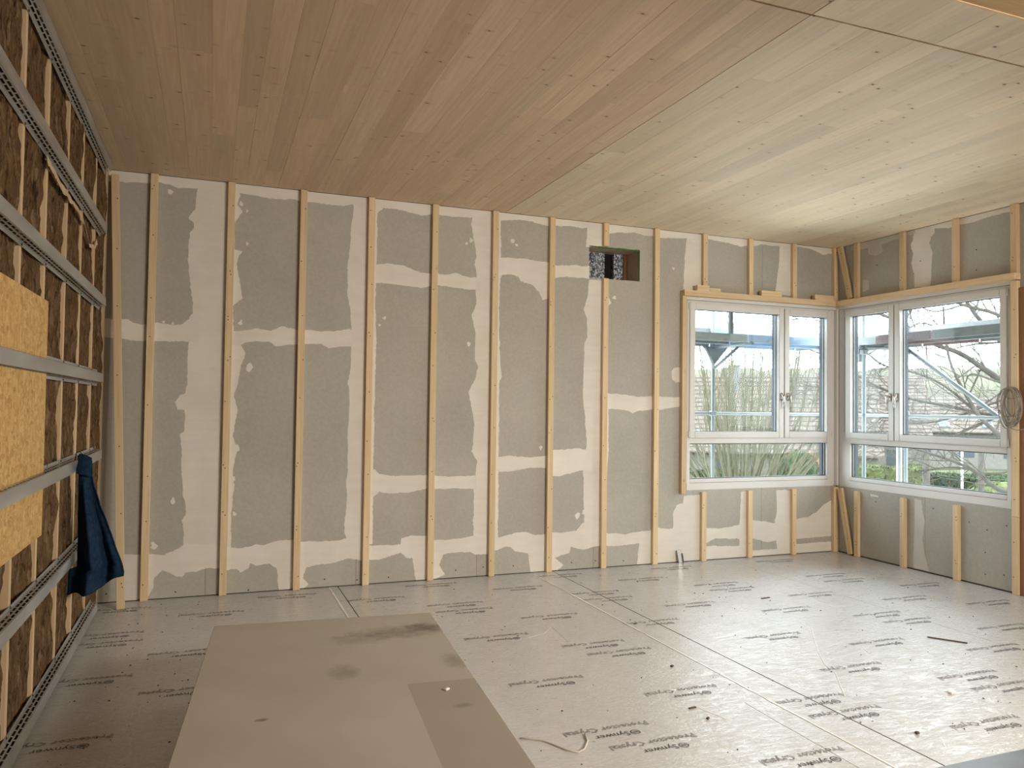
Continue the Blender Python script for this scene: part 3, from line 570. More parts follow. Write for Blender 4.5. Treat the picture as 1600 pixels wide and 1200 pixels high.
# ------------------------------------------------------------------ corner window
def window(name, M, u0, u1, du, lw):
    """M maps (u along the wall from the corner, d outwards, z up) to the room"""
    root = struct(empty(name))
    def prt(nm, boxes, mat, par=root, bev=0.):
        bm = bmesh.new()
        for (a, b) in boxes: box_into(bm, a, b)
        if bev: bmesh.ops.bevel(bm, geom=bm.edges[:], offset=bev, segments=2, affect='EDGES')
        bm.transform(M); return obj(nm, bm, mat, par)
    e = .0
    f0, f1 = u0, u1
    T0, T1 = 1.30, 1.385                                   # transom
    prt('frame', [((f0, e, .80), (f0+lw, .07, 1.385)), ((f0, e, 1.385), (f0+.07, .07, 2.90)), ((f1-.045, e, .80), (f1, .07, 2.90)), ((f0+.07, e, 2.855), (f1-.045, .07, 2.90)),
                  ((f0+lw, e, T0), (f1-.045, .07, T1)), ((f0+lw, e, .865), (f1-.045, .07, .905))], 'window_white', bev=.003)
    prt('sill_board', [((f0+.002, -.004, .785), (f1-.002, .07, .862))], 'window_white', bev=.003)
    prt('outer_cladding', [((f0-.02, .07, .80), (.150+du, .118, 2.90)), ((f1-.07, .07, .80), (f1, .118, 2.90)), ((.150+du, .07, 2.83), (f1-.07, .118, 2.90)),
                           ((.150+du, .07, 1.315), (f1-.07, .118, 1.40)), ((.150+du, .07, .80), (f1-.07, .118, .90)), ((.722+du, .066, 1.40), (.862+du, .118, 2.83))], 'cladding_grey')
    def pane(a, b, z0, z1, par): prt('glass_pane', [((a, .040, z0), (b, .046, z1))], 'window_glass', par)
    def bars(a, b, z0, z1, w, d0, d1):
        return [((a, d0, z0), (a+w, d1, z1)), ((b-w, d0, z0), (b, d1, z1)), ((a+w, d0, z0), (b-w, d1, z0+w)), ((a+w, d0, z1-w), (b-w, d1, z1))]
    for (a, b, hu, lab) in ((.085+du, .785+du, .742+du, 0), (.797+du, f1-.028, .838+du, 1)):
        s = prt('sash', bars(a, b, 1.362, 2.874, .070, -.018, .065), 'window_white', bev=.004)
        prt('glazing_bead', bars(a+.068, b-.068, 1.432, 2.804, .008, .036, .05), 'spacer_grey', s)
        pane(a+.068, b-.068, 1.432, 2.804, s)
        # lever handle: rosette, neck and downward grip
        bm = bmesh.new()
        box_into(bm, (hu-.019, -.028, 1.795), (hu+.019, -.018, 1.885))
        bmesh.ops.bevel(bm, geom=bm.edges[:], offset=.004, segments=2, affect='EDGES')
        tube_into(bm, [(hu, -.026, 1.848), (hu, -.068, 1.848)], .013, 10)
        tube_into(bm, [(hu, -.062, 1.860), (hu, -.066, 1.83), (hu, -.066, 1.78), (hu, -.061, 1.712)], .0135, 10, .011)
        bm.transform(M); obj('handle', bm, 'chrome', s, smooth=True)
        for hz in (1.37, 2.80):                              # hinge covers on the outer stile
            ux = a-.011 if lab == 0 else b+.002
            prt('hinge', [((ux, -.016, hz), (ux+.009, -.004, hz+.07))], 'window_white', s)
    prt('gap_shade_strip', [((.786+du, .010, 1.372), (.796+du, .060, 2.865)), ((.09+du, .012, 1.3605), (f1-.034, .055, 1.3635)), ((f0+lw-.02, -.0006, 1.384), (f1-.046, .001, 1.3865))], 'spacer_grey')  # dark strips: the gap between sashes, and painted shadow lines under them
    prt('glazing_bead', bars(f0+lw, f1-.045, .905, 1.30, .010, .034, .05), 'spacer_grey')
    pane(f0+lw, f1-.045, .905, 1.30, root)
    return root
M1 = Matrix(((-1, 0, 0, 0), (0, 1, 0, 0), (0, 0, 1, 0), (0, 0, 0, 1)))
M2 = Matrix(((0, 1, 0, 0), (-1, 0, 0, 0), (0, 0, 1, 0), (0, 0, 0, 1)))
window('window_1', M1, .042, 2.122, 0., .095)
window('window_2', M2, .060, 2.200, .075, .157)
bm = bmesh.new(); box_into(bm, (-.041, .002, .80), (.118, .118, 2.90)); box_into(bm, (.002, -.059, .80), (.118, .001, 2.90)); box_into(bm, (-.024, -.04, .79), (.001, .001, 2.92))
bmesh.ops.bevel(bm, geom=bm.edges[:], offset=.002, segments=1, affect='EDGES')
struct(obj('trim_2', bm, 'window_white'))

# ------------------------------------------------------------------ insulated wall on the left
wall_left = struct(box('wall_left', (LX-.2, REAR, 0), (LX-.12, .01, H+.01), 'osb'))
STUDS = [-.02, -.715, -1.335, -1.91, -2.535, -3.10, -3.72, -4.34, -4.96]
for i, y in enumerate(STUDS):
    w = .023 if i else .018
    b = box('wall_stud', (LX-.12, y-w, .0), (LX+.006, y+w, H), 'spruce_z'); child(b, wall_left)
def batt(y0, y1, seed):
    ny, nz = max(6, int((y1-y0)/.028)), 124; bm = bmesh.new(); g = []
    for j in range(nz+1):
        row = []
        for i in range(ny+1):
            u = i/ny; y = y0+(y1-y0)*u; z = .002+(H-.004)*j/nz
            p = Vector((y*3.2, z*2.0, seed)); d = noise.noise(p)*.022 + noise.noise(p*4.3)*.018 + noise.noise(p*11)*.010
            edge = min(u, 1-u)*(y1-y0)
            d -= max(0, .016-edge)*.6*(1+noise.noise(Vector((z*2.2, seed*3, 0)))*.9)
            wy = noise.noise(Vector((z*2.6, seed*7+i, 2)))*.004 if i in (0, ny) else 0
            row.append(bm.verts.new((LX-.006+d*.8, y+wy, z)))
        g.append(row)
    for A, B in zip(g, g[1:]):
        for i in range(ny): bm.faces.new((A[i], A[i+1], B[i+1], B[i]))
    child(obj('insulation_batt', bm, 'mineral_wool', smooth=True), wall_left)
for k in range(len(STUDS)-1):
    batt(STUDS[k+1]+.011, STUDS[k]-.011, k+1.3)
b = box('osb_sheet', (LX+.016, -3.79, .972), (LX+.030, -2.535, 2.222), 'osb'); child(b, wall_left)
# torn strip of lining hanging below the second rail, and one at its end
def torn(pts, w0, w1, seed):
    bm = bmesh.new(); up_, lo_ = [], []
    N = 46
    for i in range(N+1):
        t = i/N*(len(pts)-1); k = min(int(t), len(pts)-2); f = t-k
        y = pts[k][0]*(1-f)+pts[k+1][0]*f; z = pts[k][1]*(1-f)+pts[k+1][1]*f
        h = (w0 + (w1-w0)*i/N)*(1+.7*noise.noise(Vector((y*9, seed, 0))))
        xx = LX+.022+.006*noise.noise(Vector((y*6, seed, 4)))
        up_.append((xx, y, z+h*.5)); lo_.append((xx+.006, y, z-h*.5+.012*noise.noise(Vector((y*23, seed, 9)))))
    A = [bm.verts.new(q) for q in up_]; B = [bm.verts.new(q) for q in lo_]
    A2 = [bm.verts.new((q[0]-.002, q[1], q[2])) for q in up_]; B2 = [bm.verts.new((q[0]-.002, q[1], q[2])) for q in lo_]
    for i in range(N):
        bm.faces.new((A[i], A[i+1], B[i+1], B[i])); bm.faces.new((B2[i], B2[i+1], A2[i+1], A2[i]))
        bm.faces.new((A2[i], A2[i+1], A[i+1], A[i])); bm.faces.new((B[i], B[i+1], B2[i+1], B2[i]))
    child(obj('torn_lining', bm, 'torn_paper'), wall_left)
torn([(-2.66, 2.965), (-2.2, 2.925), (-1.6, 2.93), (-1.36, 2.90)], .05, .035, 1.)
torn([(-1.33, 2.90), (-1.1, 2.80), (-.85, 2.83), (-.72, 2.90)], .03, .03, 7.)

# galvanised hat rails: slotted legs either side of a plain face
def hat_rail(name, z, y0, y1, label, lower=True, upper=True, half=.052, depth=.048):
    root = tag(empty(name, (LX+.008, (y0+y1)/2, z)), label, 'rail', 'horizontal galvanised rails on the insulated wall')
    L = y1-y0; face = .034
    def strip(bm, q0, q1, t0, t1, ya, yb):       # q: (x, z) ends of the leg; t0..t1 fraction across it
        a = Vector((q0[0]+(q1[0]-q0[0])*t0, 0, q0[1]+(q1[1]-q0[1])*t0)); b = Vector((q0[0]+(q1[0]-q0[0])*t1, 0, q0[1]+(q1[1]-q0[1])*t1))
        n_ = Vector((b.z-a.z, 0, -(b.x-a.x))).normalized()*.0004
        vs = [bm.verts.new(v) for v in (a+n_+Vector((0, ya, 0)), b+n_+Vector((0, ya, 0)), b+n_+Vector((0, yb, 0)), a+n_+Vector((0, yb, 0)))]
        bm.faces.new(vs)
    bm = bmesh.new(); box_into(bm, (depth-.0012, -L/2, -face), (depth, L/2, face)); obj('rail_face', bm, 'galvanised_steel', root)
    for sgn, on_ in ((1, upper), (-1, lower)):
        if not on_: continue
        q0 = (depth, sgn*face); q1 = (.002, sgn*(half-.004)); bm = bmesh.new()
        edges = [0, .16, .38, .50, .72, .84, 1.0]
        for i in (0, 2, 4, 5): pass
        for (t0, t1) in ((0, .18), (.40, .56), (.78, 1.)): strip(bm, q0, q1, t0, t1, -L/2, L/2)
        for r_, (t0, t1) in enumerate(((.18, .40), (.56, .78))):     # slots: short bridges with openings between
            y = -L/2 - (.036 if r_ else 0)
            while y < L/2:
                ya, yb = max(y, -L/2), min(y+.016, L/2)
                if yb > ya: strip(bm, q0, q1, t0, t1, ya, yb)
                y += .072
        obj('slotted_leg', bm, 'galvanised_steel', root)
        bm = bmesh.new(); box_into(bm, (.001, -L/2, sgn*half-.012), (.0022, L/2, sgn*half+.012)); obj('fixing_flange', bm, 'galvanised_steel', root)
    # self-drilling screws through the flanges at each stud
    bm = bmesh.new()
    for y in STUDS[1:]:
        if y0 < y < y1:
            for sgn in (1, -1): tube_into(bm, [(.002, y-(y0+y1)/2, sgn*(half+.003)), (.006, y-(y0+y1)/2, sgn*(half+.003))], .006, 7)
    obj('screw_head', bm, 'screw_dark', root, kind='stuff')
    return root
Y0 = -4.9
hat_rail('hat_rail', 3.052, Y0, -.46, 'slotted galvanised rail, second below the ceiling on insulated wall')
hat_rail('hat_rail', 2.478, Y0, -.40, 'slotted galvanised rail just above the yellow strand board')
hat_rail('hat_rail', 1.873, Y0, -.42, 'galvanised rail crossing the upper half of yellow strand board')
hat_rail('hat_rail', 1.268, Y0, -.40, 'galvanised rail the navy cloth hangs from')
hat_rail('hat_rail', .672, Y0, -.42, 'slotted galvanised rail below strand board, second above the floor')
hat_rail('hat_rail', H-.06, Y0, -.30, 'slotted galvanised rail tight under the timber ceiling')
hat_rail('hat_rail', .072, Y0, -.42, 'slotted galvanised rail lying along the floor edge')

# navy cloth hooked over the fourth rail
def make_cloth():
    root = tag(empty('work_cloth', (-7.80, -1.6, 1.33)), 'crumpled navy work cloth hanging from a galvanised rail', 'cloth')
    prof = [(1.345, -7.856, -7.835), (1.325, -7.835, -7.762), (1.27, -7.832, -7.755), (1.21, -7.835, -7.758), (1.15, -7.845, -7.745), (1.01, -7.853, -7.705), (.86, -7.858, -7.650), (.72, -7.865, -7.606), (.60, -7.872, -7.566), (.56, -7.878, -7.556), (.50, -7.88, -7.565)]
    def edge(z):
        for (za, a0, a1), (zb, b0, b1) in zip(prof, prof[1:]):
            if zb <= z <= za:
                t = (za-z)/(za-zb); return a0+(b0-a0)*t, a1+(b1-a1)*t
        return prof[-1][1:]
    NU, NV = 44, 60; bm = bmesh.new(); g = []
    for j in range(NV+1):
        v = j/NV; row = []
        for i in range(NU+1):
            u = i/NU
            zb = .428 + .02*math.sin(u*3.2) + max(0, u-.50)**1.0*.22 + .008*math.sin(u*17)
            z = 1.345 + (zb-1.345)*v
            a, b = edge(z); a = max(a, -7.832) if z > .60 else a; x = a+(b-a)*u
            sp = min(1, max(0, (1.25-z)/.6))
            y = -1.60 + sp*(.085*math.cos(u*2*PI*1.18+.4) - .05*math.cos(u*2*PI*2.4)*sp) + .012*noise.noise(Vector((u*4, z*3, 1)))*(.4+sp)
            x += .006*abs(noise.noise(Vector((z*7, 3, u*2))))
            row.append(bm.verts.new((x+7.80, y+1.6, z-1.33)))
        g.append(row)
    for A, B in zip(g, g[1:]):
        for i in range(NU): bm.faces.new((A[i], A[i+1], B[i+1], B[i]))
    o = obj('cloth_body', bm, 'navy_cloth', root, smooth=True)
    m = o.modifiers.new('thick', 'SOLIDIFY'); m.thickness = .006; m.offset = 0
    # doubled collar folded down over the hook
    bm = bmesh.new(); g = []
    for j in range(15):
        row = []
        for i in range(15):
            u, v = i/14, j/14; z = 1.338-.118*v-.02*u
            row.append(bm.verts.new((-7.838+(.082+.006*v)*u+.004*math.sin(v*6)+7.80, -1.628-.012*math.sin(u*PI)-.006*v+1.6, z-1.33)))
        g.append(row)
    for A, B in zip(g, g[1:]):
        for i in range(14): bm.faces.new((A[i], A[i+1], B[i+1], B[i]))
    c = obj('collar_fold', bm, 'navy_cloth', root, smooth=True)
    m = c.modifiers.new('thick', 'SOLIDIFY'); m.thickness = .006
    bm = bmesh.new(); tube_into(bm, [(-.055, 0, -.03), (-.05, 0, .02), (-.03, -.005, .032), (-.01, -.01, .01)], .003, 6); obj('hanging_loop', bm, 'navy_cloth', root)
make_cloth()

# ------------------------------------------------------------------ timber battens
SCREW = None
def batten(x0, x1, y0, y1, z0, z1, label, face, seed, tilt=None, cat='batten', group=None, name='wall_batten'):
    """upright batten; face 'y' looks into the room from the back wall, 'x' from the right wall"""
    r = random.Random(seed); cx, cy = (x0+x1)/2, (y0+y1)/2; n = max(1, int((z1-z0)/.45)); bm = bmesh.new(); rings = []
    bow = r.uniform(-.004, .004); hx, hy = (x1-x0)/2, (y1-y0)/2; c = .0018
    for i in range(n+1):
        t = i/n; b = bow*math.sin(PI*t); o = (b, 0) if face == 'y' else (0, b)
        rings.append([bm.verts.new((sx+o[0], sy+o[1], (z1-z0)*t)) for sx, sy in ((-hx+c, -hy), (hx-c, -hy), (hx, -hy+c), (hx, hy-c), (hx-c, hy), (-hx+c, hy), (-hx, hy-c), (-hx, -hy+c))])
    for A, B in zip(rings, rings[1:]):
        for k in range(8): bm.faces.new((A[k], A[(k+1) % 8], B[(k+1) % 8], B[k]))
    bm.faces.new(rings[0][::-1]); bm.faces.new(rings[-1])
    o = obj(name, bm, 'spruce_z', None, (cx, cy, z0)); tag(o, label, cat, group)
    bm = bmesh.new(); z = r.uniform(.10, .2)
    while z < (z1-z0)-.06:
        for k in range(r.choice((1, 1, 2))):
            u = r.uniform(-.6, .6); b = bow*math.sin(PI*z/(z1-z0))
            if face == 'y': tube_into(bm, [(u*hx+b, -hy-.0006, z+k*.03), (u*hx+b, -hy+.002, z+k*.03)], .0052, 7)
            else: tube_into(bm, [(-hx-.0006, u*hy+b, z+k*.03), (-hx+.002, u*hy+b, z+k*.03)], .0052, 7)
        z += r.uniform(.3, .62)
    if len(bm.verts): obj('screw_head', bm, 'screw_dark', o, kind='stuff')
    else: bm.free()
    if tilt is not None: o.rotation_euler = tilt
    return o
ordn = ['second', 'third', 'fourth', 'fifth', 'sixth', 'seventh', 'eighth', 'ninth', 'tenth']
GB = 'full-height battens on the back wall'; G = .0022
R0, SPC, TH = -6.882, .625, .042
extra = {0: ' beside a wide plastered joint', 1: ' in the dim left part', 2: '', 3: '', 4: '', 5: ' left of the duct recess'}
for k in range(-1, 6):
    xr = R0 + k*SPC
    batten(xr-.060, xr, -TH-G, -G, .002, H-.003, f'{ordn[k+1]} full-height spruce batten from the insulated wall{extra.get(k, "")}', 'y', 40+k, group=GB)
xr = R0+6*SPC
batten(xr-.060, xr, -TH-G, -G, .002, VENT[2]-.002, 'long spruce batten ending under the duct recess', 'y', 60)
batten(xr-.060, xr, -TH-G, -G, VENT[3]+.010, H-.003, 'short spruce batten between duct recess and ceiling', 'y', 61)
xr = R0+7*SPC
batten(xr-.060, xr, -TH-G, -G, .002, H-.003, 'full-height spruce batten between the duct recess and the window', 'y', 62, group=GB)
# loose batten leaning against the wall at the far left
b0 = Vector((-7.690, -.26, .004)); t0 = Vector((-7.838, -.052, 3.60)); d = t0-b0
o = batten(-.03, .03, -.021, .021, 0, d.length, 'loose spruce batten leaning in the corner beside the insulated wall', 'y', 5)
q = Vector((0, 0, 1)).rotation_difference(d.normalized()); o.rotation_mode = 'QUATERNION'; o.rotation_quaternion = q; o.location = b0
# short ones above and below the left window
LEDGE = 2.998
names = [('leftmost', 'left'), ('middle', 'mid'), ('rightmost', 'right')]
for k, (nm, _) in zip((8, 9, 10), names):
    xr = R0+k*SPC
    batten(xr-.060, xr, -TH-G, -G, LEDGE+.002, H-.003, f'{nm} of three short spruce battens above the left window', 'y', 70+k, group='short battens above the left window')
    batten(xr-.060, xr, -TH-G, -G, .002, .762, f'{nm} of three short spruce battens under the left window', 'y', 80+k, group='short battens under the left window')
batten(-.072, -.010, -.045-G, -G, LEDGE+.002, H-.003, 'short spruce batten in the room corner above the windows', 'y', 91)
batten(-.078, -.006, -.045-G, -G, .002, .772, 'short spruce batten in the room corner under the windows', 'y', 92)
rn = [('nearest the corner', 0), ('in the middle', 1), ('third from the corner', 2)]
for (nm, i) in rn:
    y = (-.350, -.995, -1.640)[i]
    batten(-TH-G, -G, y-.030, y+.030, LEDGE+.002, H-.003, f'short spruce batten above the right window, {nm}', 'x', 100+i, group='short battens above the right window')
    batten(-TH-G, -G, y-.030, y+.030, .002, .752, f'short spruce batten under the right window, {nm}', 'x', 110+i, group='short battens under the right window')
y = -2.262
batten(-TH-G-.004, -G, y-.034, y+.030, LEDGE+.002, H-.003, 'short spruce batten above the right end of the window ledge', 'x', 120)
batten(-TH-G-.004, -G, y-.034, y+.030, .722, 2.928, 'tall spruce batten along the right window jamb behind the cable coil', 'x', 121)
batten(-TH-G-.004, -G, y-.034, y+.030, .002, .719, 'lower spruce batten standing under the right window jamb', 'x', 122)
o = box('side_board', (-.030, -2.52, .004), (-.003, -2.302, 2.86), 'larch_z', bevel=.002); tag(o, 'reddish-brown timber board beside the right window jamb', 'board')
# slanting braces in the corner
def slant(ya, za, yb, zb, label, seed):
    a, b = Vector((-.030, yb, zb)), Vector((-.030, ya, za)); d = b-a
    o = batten(-.019, .019, -.034, .034, 0, d.length, label, 'x', seed, name='corner_brace', cat='brace')
    o.rotation_mode = 'QUATERNION'; o.rotation_quaternion = Vector((0, 0, 1)).rotation_difference(d.normalized()); o.location = a
slant(-.098, H-.008, -.262, LEDGE+.012, 'slanting spruce brace in the corner above the windows', 130)
slant(-.100, .762, -.262, .010, 'slanting spruce brace in the corner under the windows', 131)

# timber trim round the window
struct(box('trim_3', (-2.216, -.088, 2.936), (-.001, -.001, LEDGE), 'spruce_x', bevel=.0015))
struct(box('trim_4', (-.088, -2.300, 2.936), (-.001, -.090, LEDGE), 'spruce_y', bevel=.0015))
struct(box('trim_5', (-2.216, -.052, .757), (-2.160, -.001, 2.9345), 'spruce_z', bevel=.0015))
struct(box('trim_6', (-2.158, -.018, 2.902), (-.001, -.001, 2.935), 'window_white'))
struct(box('trim_7', (-.018, -2.23, 2.902), (-.001, -.020, 2.935), 'window_white'))
# offcuts left lying on the ledge over the left window
def offcut(x0, x1, h, label, rot=0., y=-.030):
    o = box('timber_offcut', (x0, y-.021, LEDGE), (x1, y+.021, LEDGE+h), 'spruce_x', bevel=.0015)
    o.rotation_euler = (0, rot, 0); tag(o, label, 'offcut', 'offcuts lying on the window ledge'); return o
offcut(-2.05, -1.892, .064, 'thick timber offcut at the left end of the ledge, before a short batten', 0, -.066)
offcut(-1.887, -1.735, .042, 'flat thin timber offcut beside a thicker one at ledge left end', 0, -.060)
offcut(-1.175, -.885, .060, 'timber offcut lying on the middle of the window ledge', 0, -.062)
offcut(-.405, -.115, .060, 'timber offcut lying on the ledge next to the room corner', 0, -.066)

# ------------------------------------------------------------------ stack of boards in the foreground
A = Vector((-6.994, -2.530, 0)); Bv = Vector((-5.749, -2.639, 0)); ex = (Bv-A).normalized(); ang = math.atan2(ex.y, ex.x)
TOP = .41; WID = (Bv-A).length
def sheet_box(name, w, l, z0, z1, mat, dx=0, dy=0):
    bm = bmesh.new(); box_into(bm, (0, -l, 0), (w, 0, z1-z0)); bmesh.ops.bevel(bm, geom=bm.edges[:], offset=.002, segments=1, affect='EDGES')
    o = obj(name, bm, mat, None, A + ex*dx + Vector((ex.y, -ex.x, 0))*dy + Vector((0, 0, z0))); o.rotation_euler = (0, 0, ang); return o
o = sheet_box('plasterboard_sheet', WID, 2.6, TOP-.0125, TOP, 'stack_board'); tag(o, 'large stained grey plasterboard sheet on top of the stack', 'sheet', 'plasterboard sheets in the stack')
sr = random.Random(8)
ordl = ['lowest', 'second', 'third', 'fourth', 'fifth', 'sixth', 'seventh', 'eighth', 'ninth', 'tenth', 'eleventh', 'twelfth']
for i in range(12):
    z = .0965+.025*i
    o = sheet_box('plasterboard_sheet', WID-.012, 2.585, z, z+.0249, 'plasterboard', .004+sr.uniform(0, .006), .004+sr.uniform(0, .008))
    tag(o, f'grey plasterboard sheet in the stack, {ordl[i]} from the floor', 'sheet', 'plasterboard sheets in the stack')
for i, yy in enumerate((.15, 1.2, 2.3)):
    o = sheet_box('stack_bearer', WID-.10, .09, .002, .096, 'spruce_x', .05, yy); tag(o, f'timber bearer lying crosswise under the plasterboard stack, {("at its far end", "at its middle", "at its near end")[i]}', 'bearer', 'bearers under the stack')
o = box('plaster_crumb', (-.012, -.008, 0), (.014, .008, .009), 'film_white', bevel=.003); o.location = (-6.02, -3.93, TOP+.0005); o.rotation_euler = (0, 0, .6); tag(o, 'white plaster crumb lying on the stained top sheet', 'crumb')

# blue-grey sheet on the floor at the lower right
bm = bmesh.new(); box_into(bm, (0, -1.2, 0), (2.2, 0, .022)); bmesh.ops.bevel(bm, geom=bm.edges[:], offset=.004, segments=2, affect='EDGES')
o = obj('floor_sheet', bm, 'blue_sheet', None, (-3.86, -4.607, .0015)); tag(o, 'blue-grey sheet lying flat on the floor at lower right', 'sheet')

# bent steel profile leaning on the wall by the window
bm = bmesh.new()
for (a, b) in (((0, 0, 0), (.06, .0015, .13)), ((0, -.03, 0), (.0015, 0, .13)), ((.0585, -.03, 0), (.06, 0, .10))): box_into(bm, a, b)
for v in bm.verts:
    if v.co.z > .05: v.co.x += -.02*(v.co.z/.14)
o = obj('steel_profile', bm, 'offcut_steel', None, (-2.235, -.022, .002)); o.rotation_euler = (-.10, 0, -.25); tag(o, 'small bent steel profile offcut propped at the wall foot near the window', 'profile')

# cable coil on the right jamb
def coil():
    root = tag(empty('cable_coil', (-.06, -2.27, 1.92)), 'loose coil of pale cable hanging on the right window jamb', 'cable')
    r = random.Random(12); bm = bmesh.new()
    for k in range(11):
        a, b = r.uniform(.075, .118), r.uniform(.13, .19); cy, x = r.uniform(-.025, .02), -.012-.0075*k
        pts = [(x+.012*math.sin(2*t*2*PI/36+k), cy + a*math.sin(t*2*PI/36)*(1+.12*math.cos(t*2*PI/36+k)), -b + b*math.cos(t*2*PI/36)) for t in range(37)]
        tube_into(bm, pts, .0048, 6, cap=False)
    obj('cable_loops', bm, 'cable_white', root, smooth=True)
    bm = bmesh.new(); pts = [(-.03+.012*math.sin(t*.9), -.005+.075*math.sin(t*2*PI/14), -.045+.055*math.cos(t*2*PI/14)) for t in range(15)]
    tube_into(bm, pts, .0042, 6); obj('binding_loop', bm, 'cable_white', root, smooth=True)
    bm = bmesh.new(); pts = [(-.05, .055, -.30), (-.055, .02, -.365), (-.05, -.06, -.392), (-.04, -.16, -.375), (-.03, -.22, -.33)]
    tube_into(bm, pts, .0042, 6); obj('loose_end', bm, 'cable_white', root, smooth=True)
    bm = bmesh.new(); tube_into(bm, [(.012, .0, -.005), (-.095, .0, .004)], .004, 8); obj('hook_nail', bm, 'screw_dark', root)
coil()

# string and scraps on the floor
bm = bmesh.new(); tube_into(bm, [(x, y, .005) for x, y in [fl(*q) for q in ((812, 1155), (830, 1156), (850, 1159), (868, 1166), (885, 1173), (904, 1177), (913, 1172), (918, 1160), (914, 1148))]], .0045, 6)
tag(obj('loose_string', bm, 'string_pale', smooth=True), 'pale loose cord curving over the floor beside the stack', 'cord')
def scrap(px, py, l, w, h, rot, label, mat='debris_dark', name='floor_scrap'):
    x, y = fl(px, py); o = box(name, (-l/2, -w/2, 0), (l/2, w/2, h), mat, bevel=min(h, w)*.25); o.location = (x, y, .0015); o.rotation_euler = (0, 0, rot); tag(o, label, 'scrap')
scrap(1480, 1001, .26, .012, .008, -.95, 'thin dark stick lying on the film right of the bright patch')
scrap(1082, 1107, .05, .014, .006, .1, 'short dark scrap on the floor below the bright patch')
scrap(1050, 1042, .022, .018, .010, .5, 'dark lump on the floor left of the bright patch')
scrap(993, 975, .03, .015, .006, .3, 'dark sliver lying on the seam between the film lengths')
scrap(1106, 1124, .02, .014, .01, .5, 'small dark crumb on the floor below a short dark scrap')
scrap(1433, 1147, .02, .02, .012, 0, 'dark screw-sized crumb on the floor toward lower right')
scrap(1196, 935, .10, .012, .006, .1, 'thin dark splinter on the floor before the left window')
scrap(1487, 1083, .05, .03, .012, .2, 'white plaster chip on the right part of the floor', 'film_white')
bm = bmesh.new(); dr = random.Random(31)
for i in range(170):
    x, y = dr.uniform(-5.7, -.3), -4.7+4.4*dr.random()**1.3; s = dr.uniform(.002, .0055)
    a = dr.uniform(0, PI); box_into(bm, (-s, -s*.6, 0), (s, s*.6, s*.8), Matrix.Translation((x, y, .0013)) @ Matrix.Rotation(a, 4, 'Z'))
for i in range(70):
    x, y = dr.uniform(-7.75, -7.1), -4.2+4.0*dr.random(); s = dr.uniform(.002, .005)
    box_into(bm, (-s, -s*.6, 0), (s, s*.6, s*.8), Matrix.Translation((x, y, .0013)) @ Matrix.Rotation(dr.uniform(0, PI), 4, 'Z'))
o = obj('floor_grit', bm, 'debris_dark', kind='stuff'); o['label'] = 'dark grit and crumbs scattered over the printed film'; o['category'] = 'debris'

# tripod bodies made up for the two added fill lamps
for i, (p_, t_) in enumerate(FILL_LAMPS):
    root = tag(empty('fill_lamp', (p_[0], p_[1], 0)), ('added fill lamp on a tripod, unseen behind the camera', 'added fill lamp on a tripod, unseen nearer the right wall')[i], 'lamp')
    q = (Vector(t_)-Vector(p_)).normalized().to_track_quat('-Z', 'Y').to_matrix().to_4x4(); Mh = Matrix.Translation((0, 0, p_[2])) @ q
    bm = bmesh.new(); box_into(bm, (-.57, -.42, .0), (.57, .42, .05)); bmesh.ops.bevel(bm, geom=bm.edges[:], offset=.01, segments=1, affect='EDGES'); bm.transform(Mh); obj('fill_housing', bm, 'window_white', root)
    bm = bmesh.new(); tube_into(bm, [(0, 0, .55), (0, 0, p_[2]-.03)], .018, 8); obj('pole', bm, 'screw_dark', root)
    for k in range(3):
        bm = bmesh.new(); tube_into(bm, [(0, 0, .9), (.5*math.cos(k*2.094), .5*math.sin(k*2.094), .012)], .014, 8); obj('leg', bm, 'screw_dark', root)

# ------------------------------------------------------------------ outdoors
GZ = -3.0
def bearing(px, R_):
    a = YAW + math.atan2(px-800, FPX); return CAM.x + R_*math.sin(a), CAM.y + R_*math.cos(a), a
bm = bmesh.new(); box_into(bm, (.4, -60, GZ-.5), (240, 240, GZ)); box_into(bm, (-120, .4, GZ-.5), (.4, 240, GZ))
struct(obj('ground', bm, 'lawn'))
bm = bmesh.new(); box_into(bm, (-12, .5, 0), (12, 12, .02)); box_into(bm, (.5, -14, 0), (12, .5, .02)); o = struct(obj('bounce_ground', bm, 'bounce_pale', None, (0, 0, GZ)))  # unseen pale ground added to bounce daylight up to ceiling and decks
x, y, a = bearing(1540, 30)
bm = bmesh.new(); box_into(bm, (-9, -4.5, 0), (13, 4.5, .03)); o = obj('trim_8', bm, 'asphalt', None, (x, y, GZ)); o.rotation_euler = (0, 0, -a); struct(o); o.name = 'road'

# scaffold round the corner of the building
sc = tag(empty('scaffold', (1.2, 1.2, GZ)), 'galvanised tube scaffold with decks outside the corner windows', 'scaffold')
so = Vector(sc.location)
def stube(name, pts, r=.0242, mat='scaffold_steel'):
    bm = bmesh.new(); tube_into(bm, [Vector(p)-so for p in pts], r, 10); return obj(name, bm, mat, sc, smooth=True)
def sboard(name, a, b, mat):
    bm = bmesh.new(); box_into(bm, Vector(a)-so, Vector(b)-so); return obj(name, bm, mat, sc)
for (px_, py_, z1) in ((-.913, 1.2, 5.2), (1.2, .07, 5.2), (1.2, .92, 5.2), (.50, .06, 5.2), (1.2, -3.0, 5.2), (-3.4, 1.2, 5.2)):
    stube('standard', [(px_, py_, GZ), (px_, py_, z1)])
stube('standard', [(-1.16, .5, 2.6), (-1.16, .5, 5.2)], .030)
stube('standard', [(1.2, .17, GZ), (1.2, .17, 1.45)], .034, 'fence_white')
for z in (1.63, 1.12-2.0): stube('guard_rail', [(-4.5, 1.2, z), (1.27, 1.2, z)], .021); stube('guard_rail', [(1.2, 1.27, z), (1.2, -6.0, z)], .021)
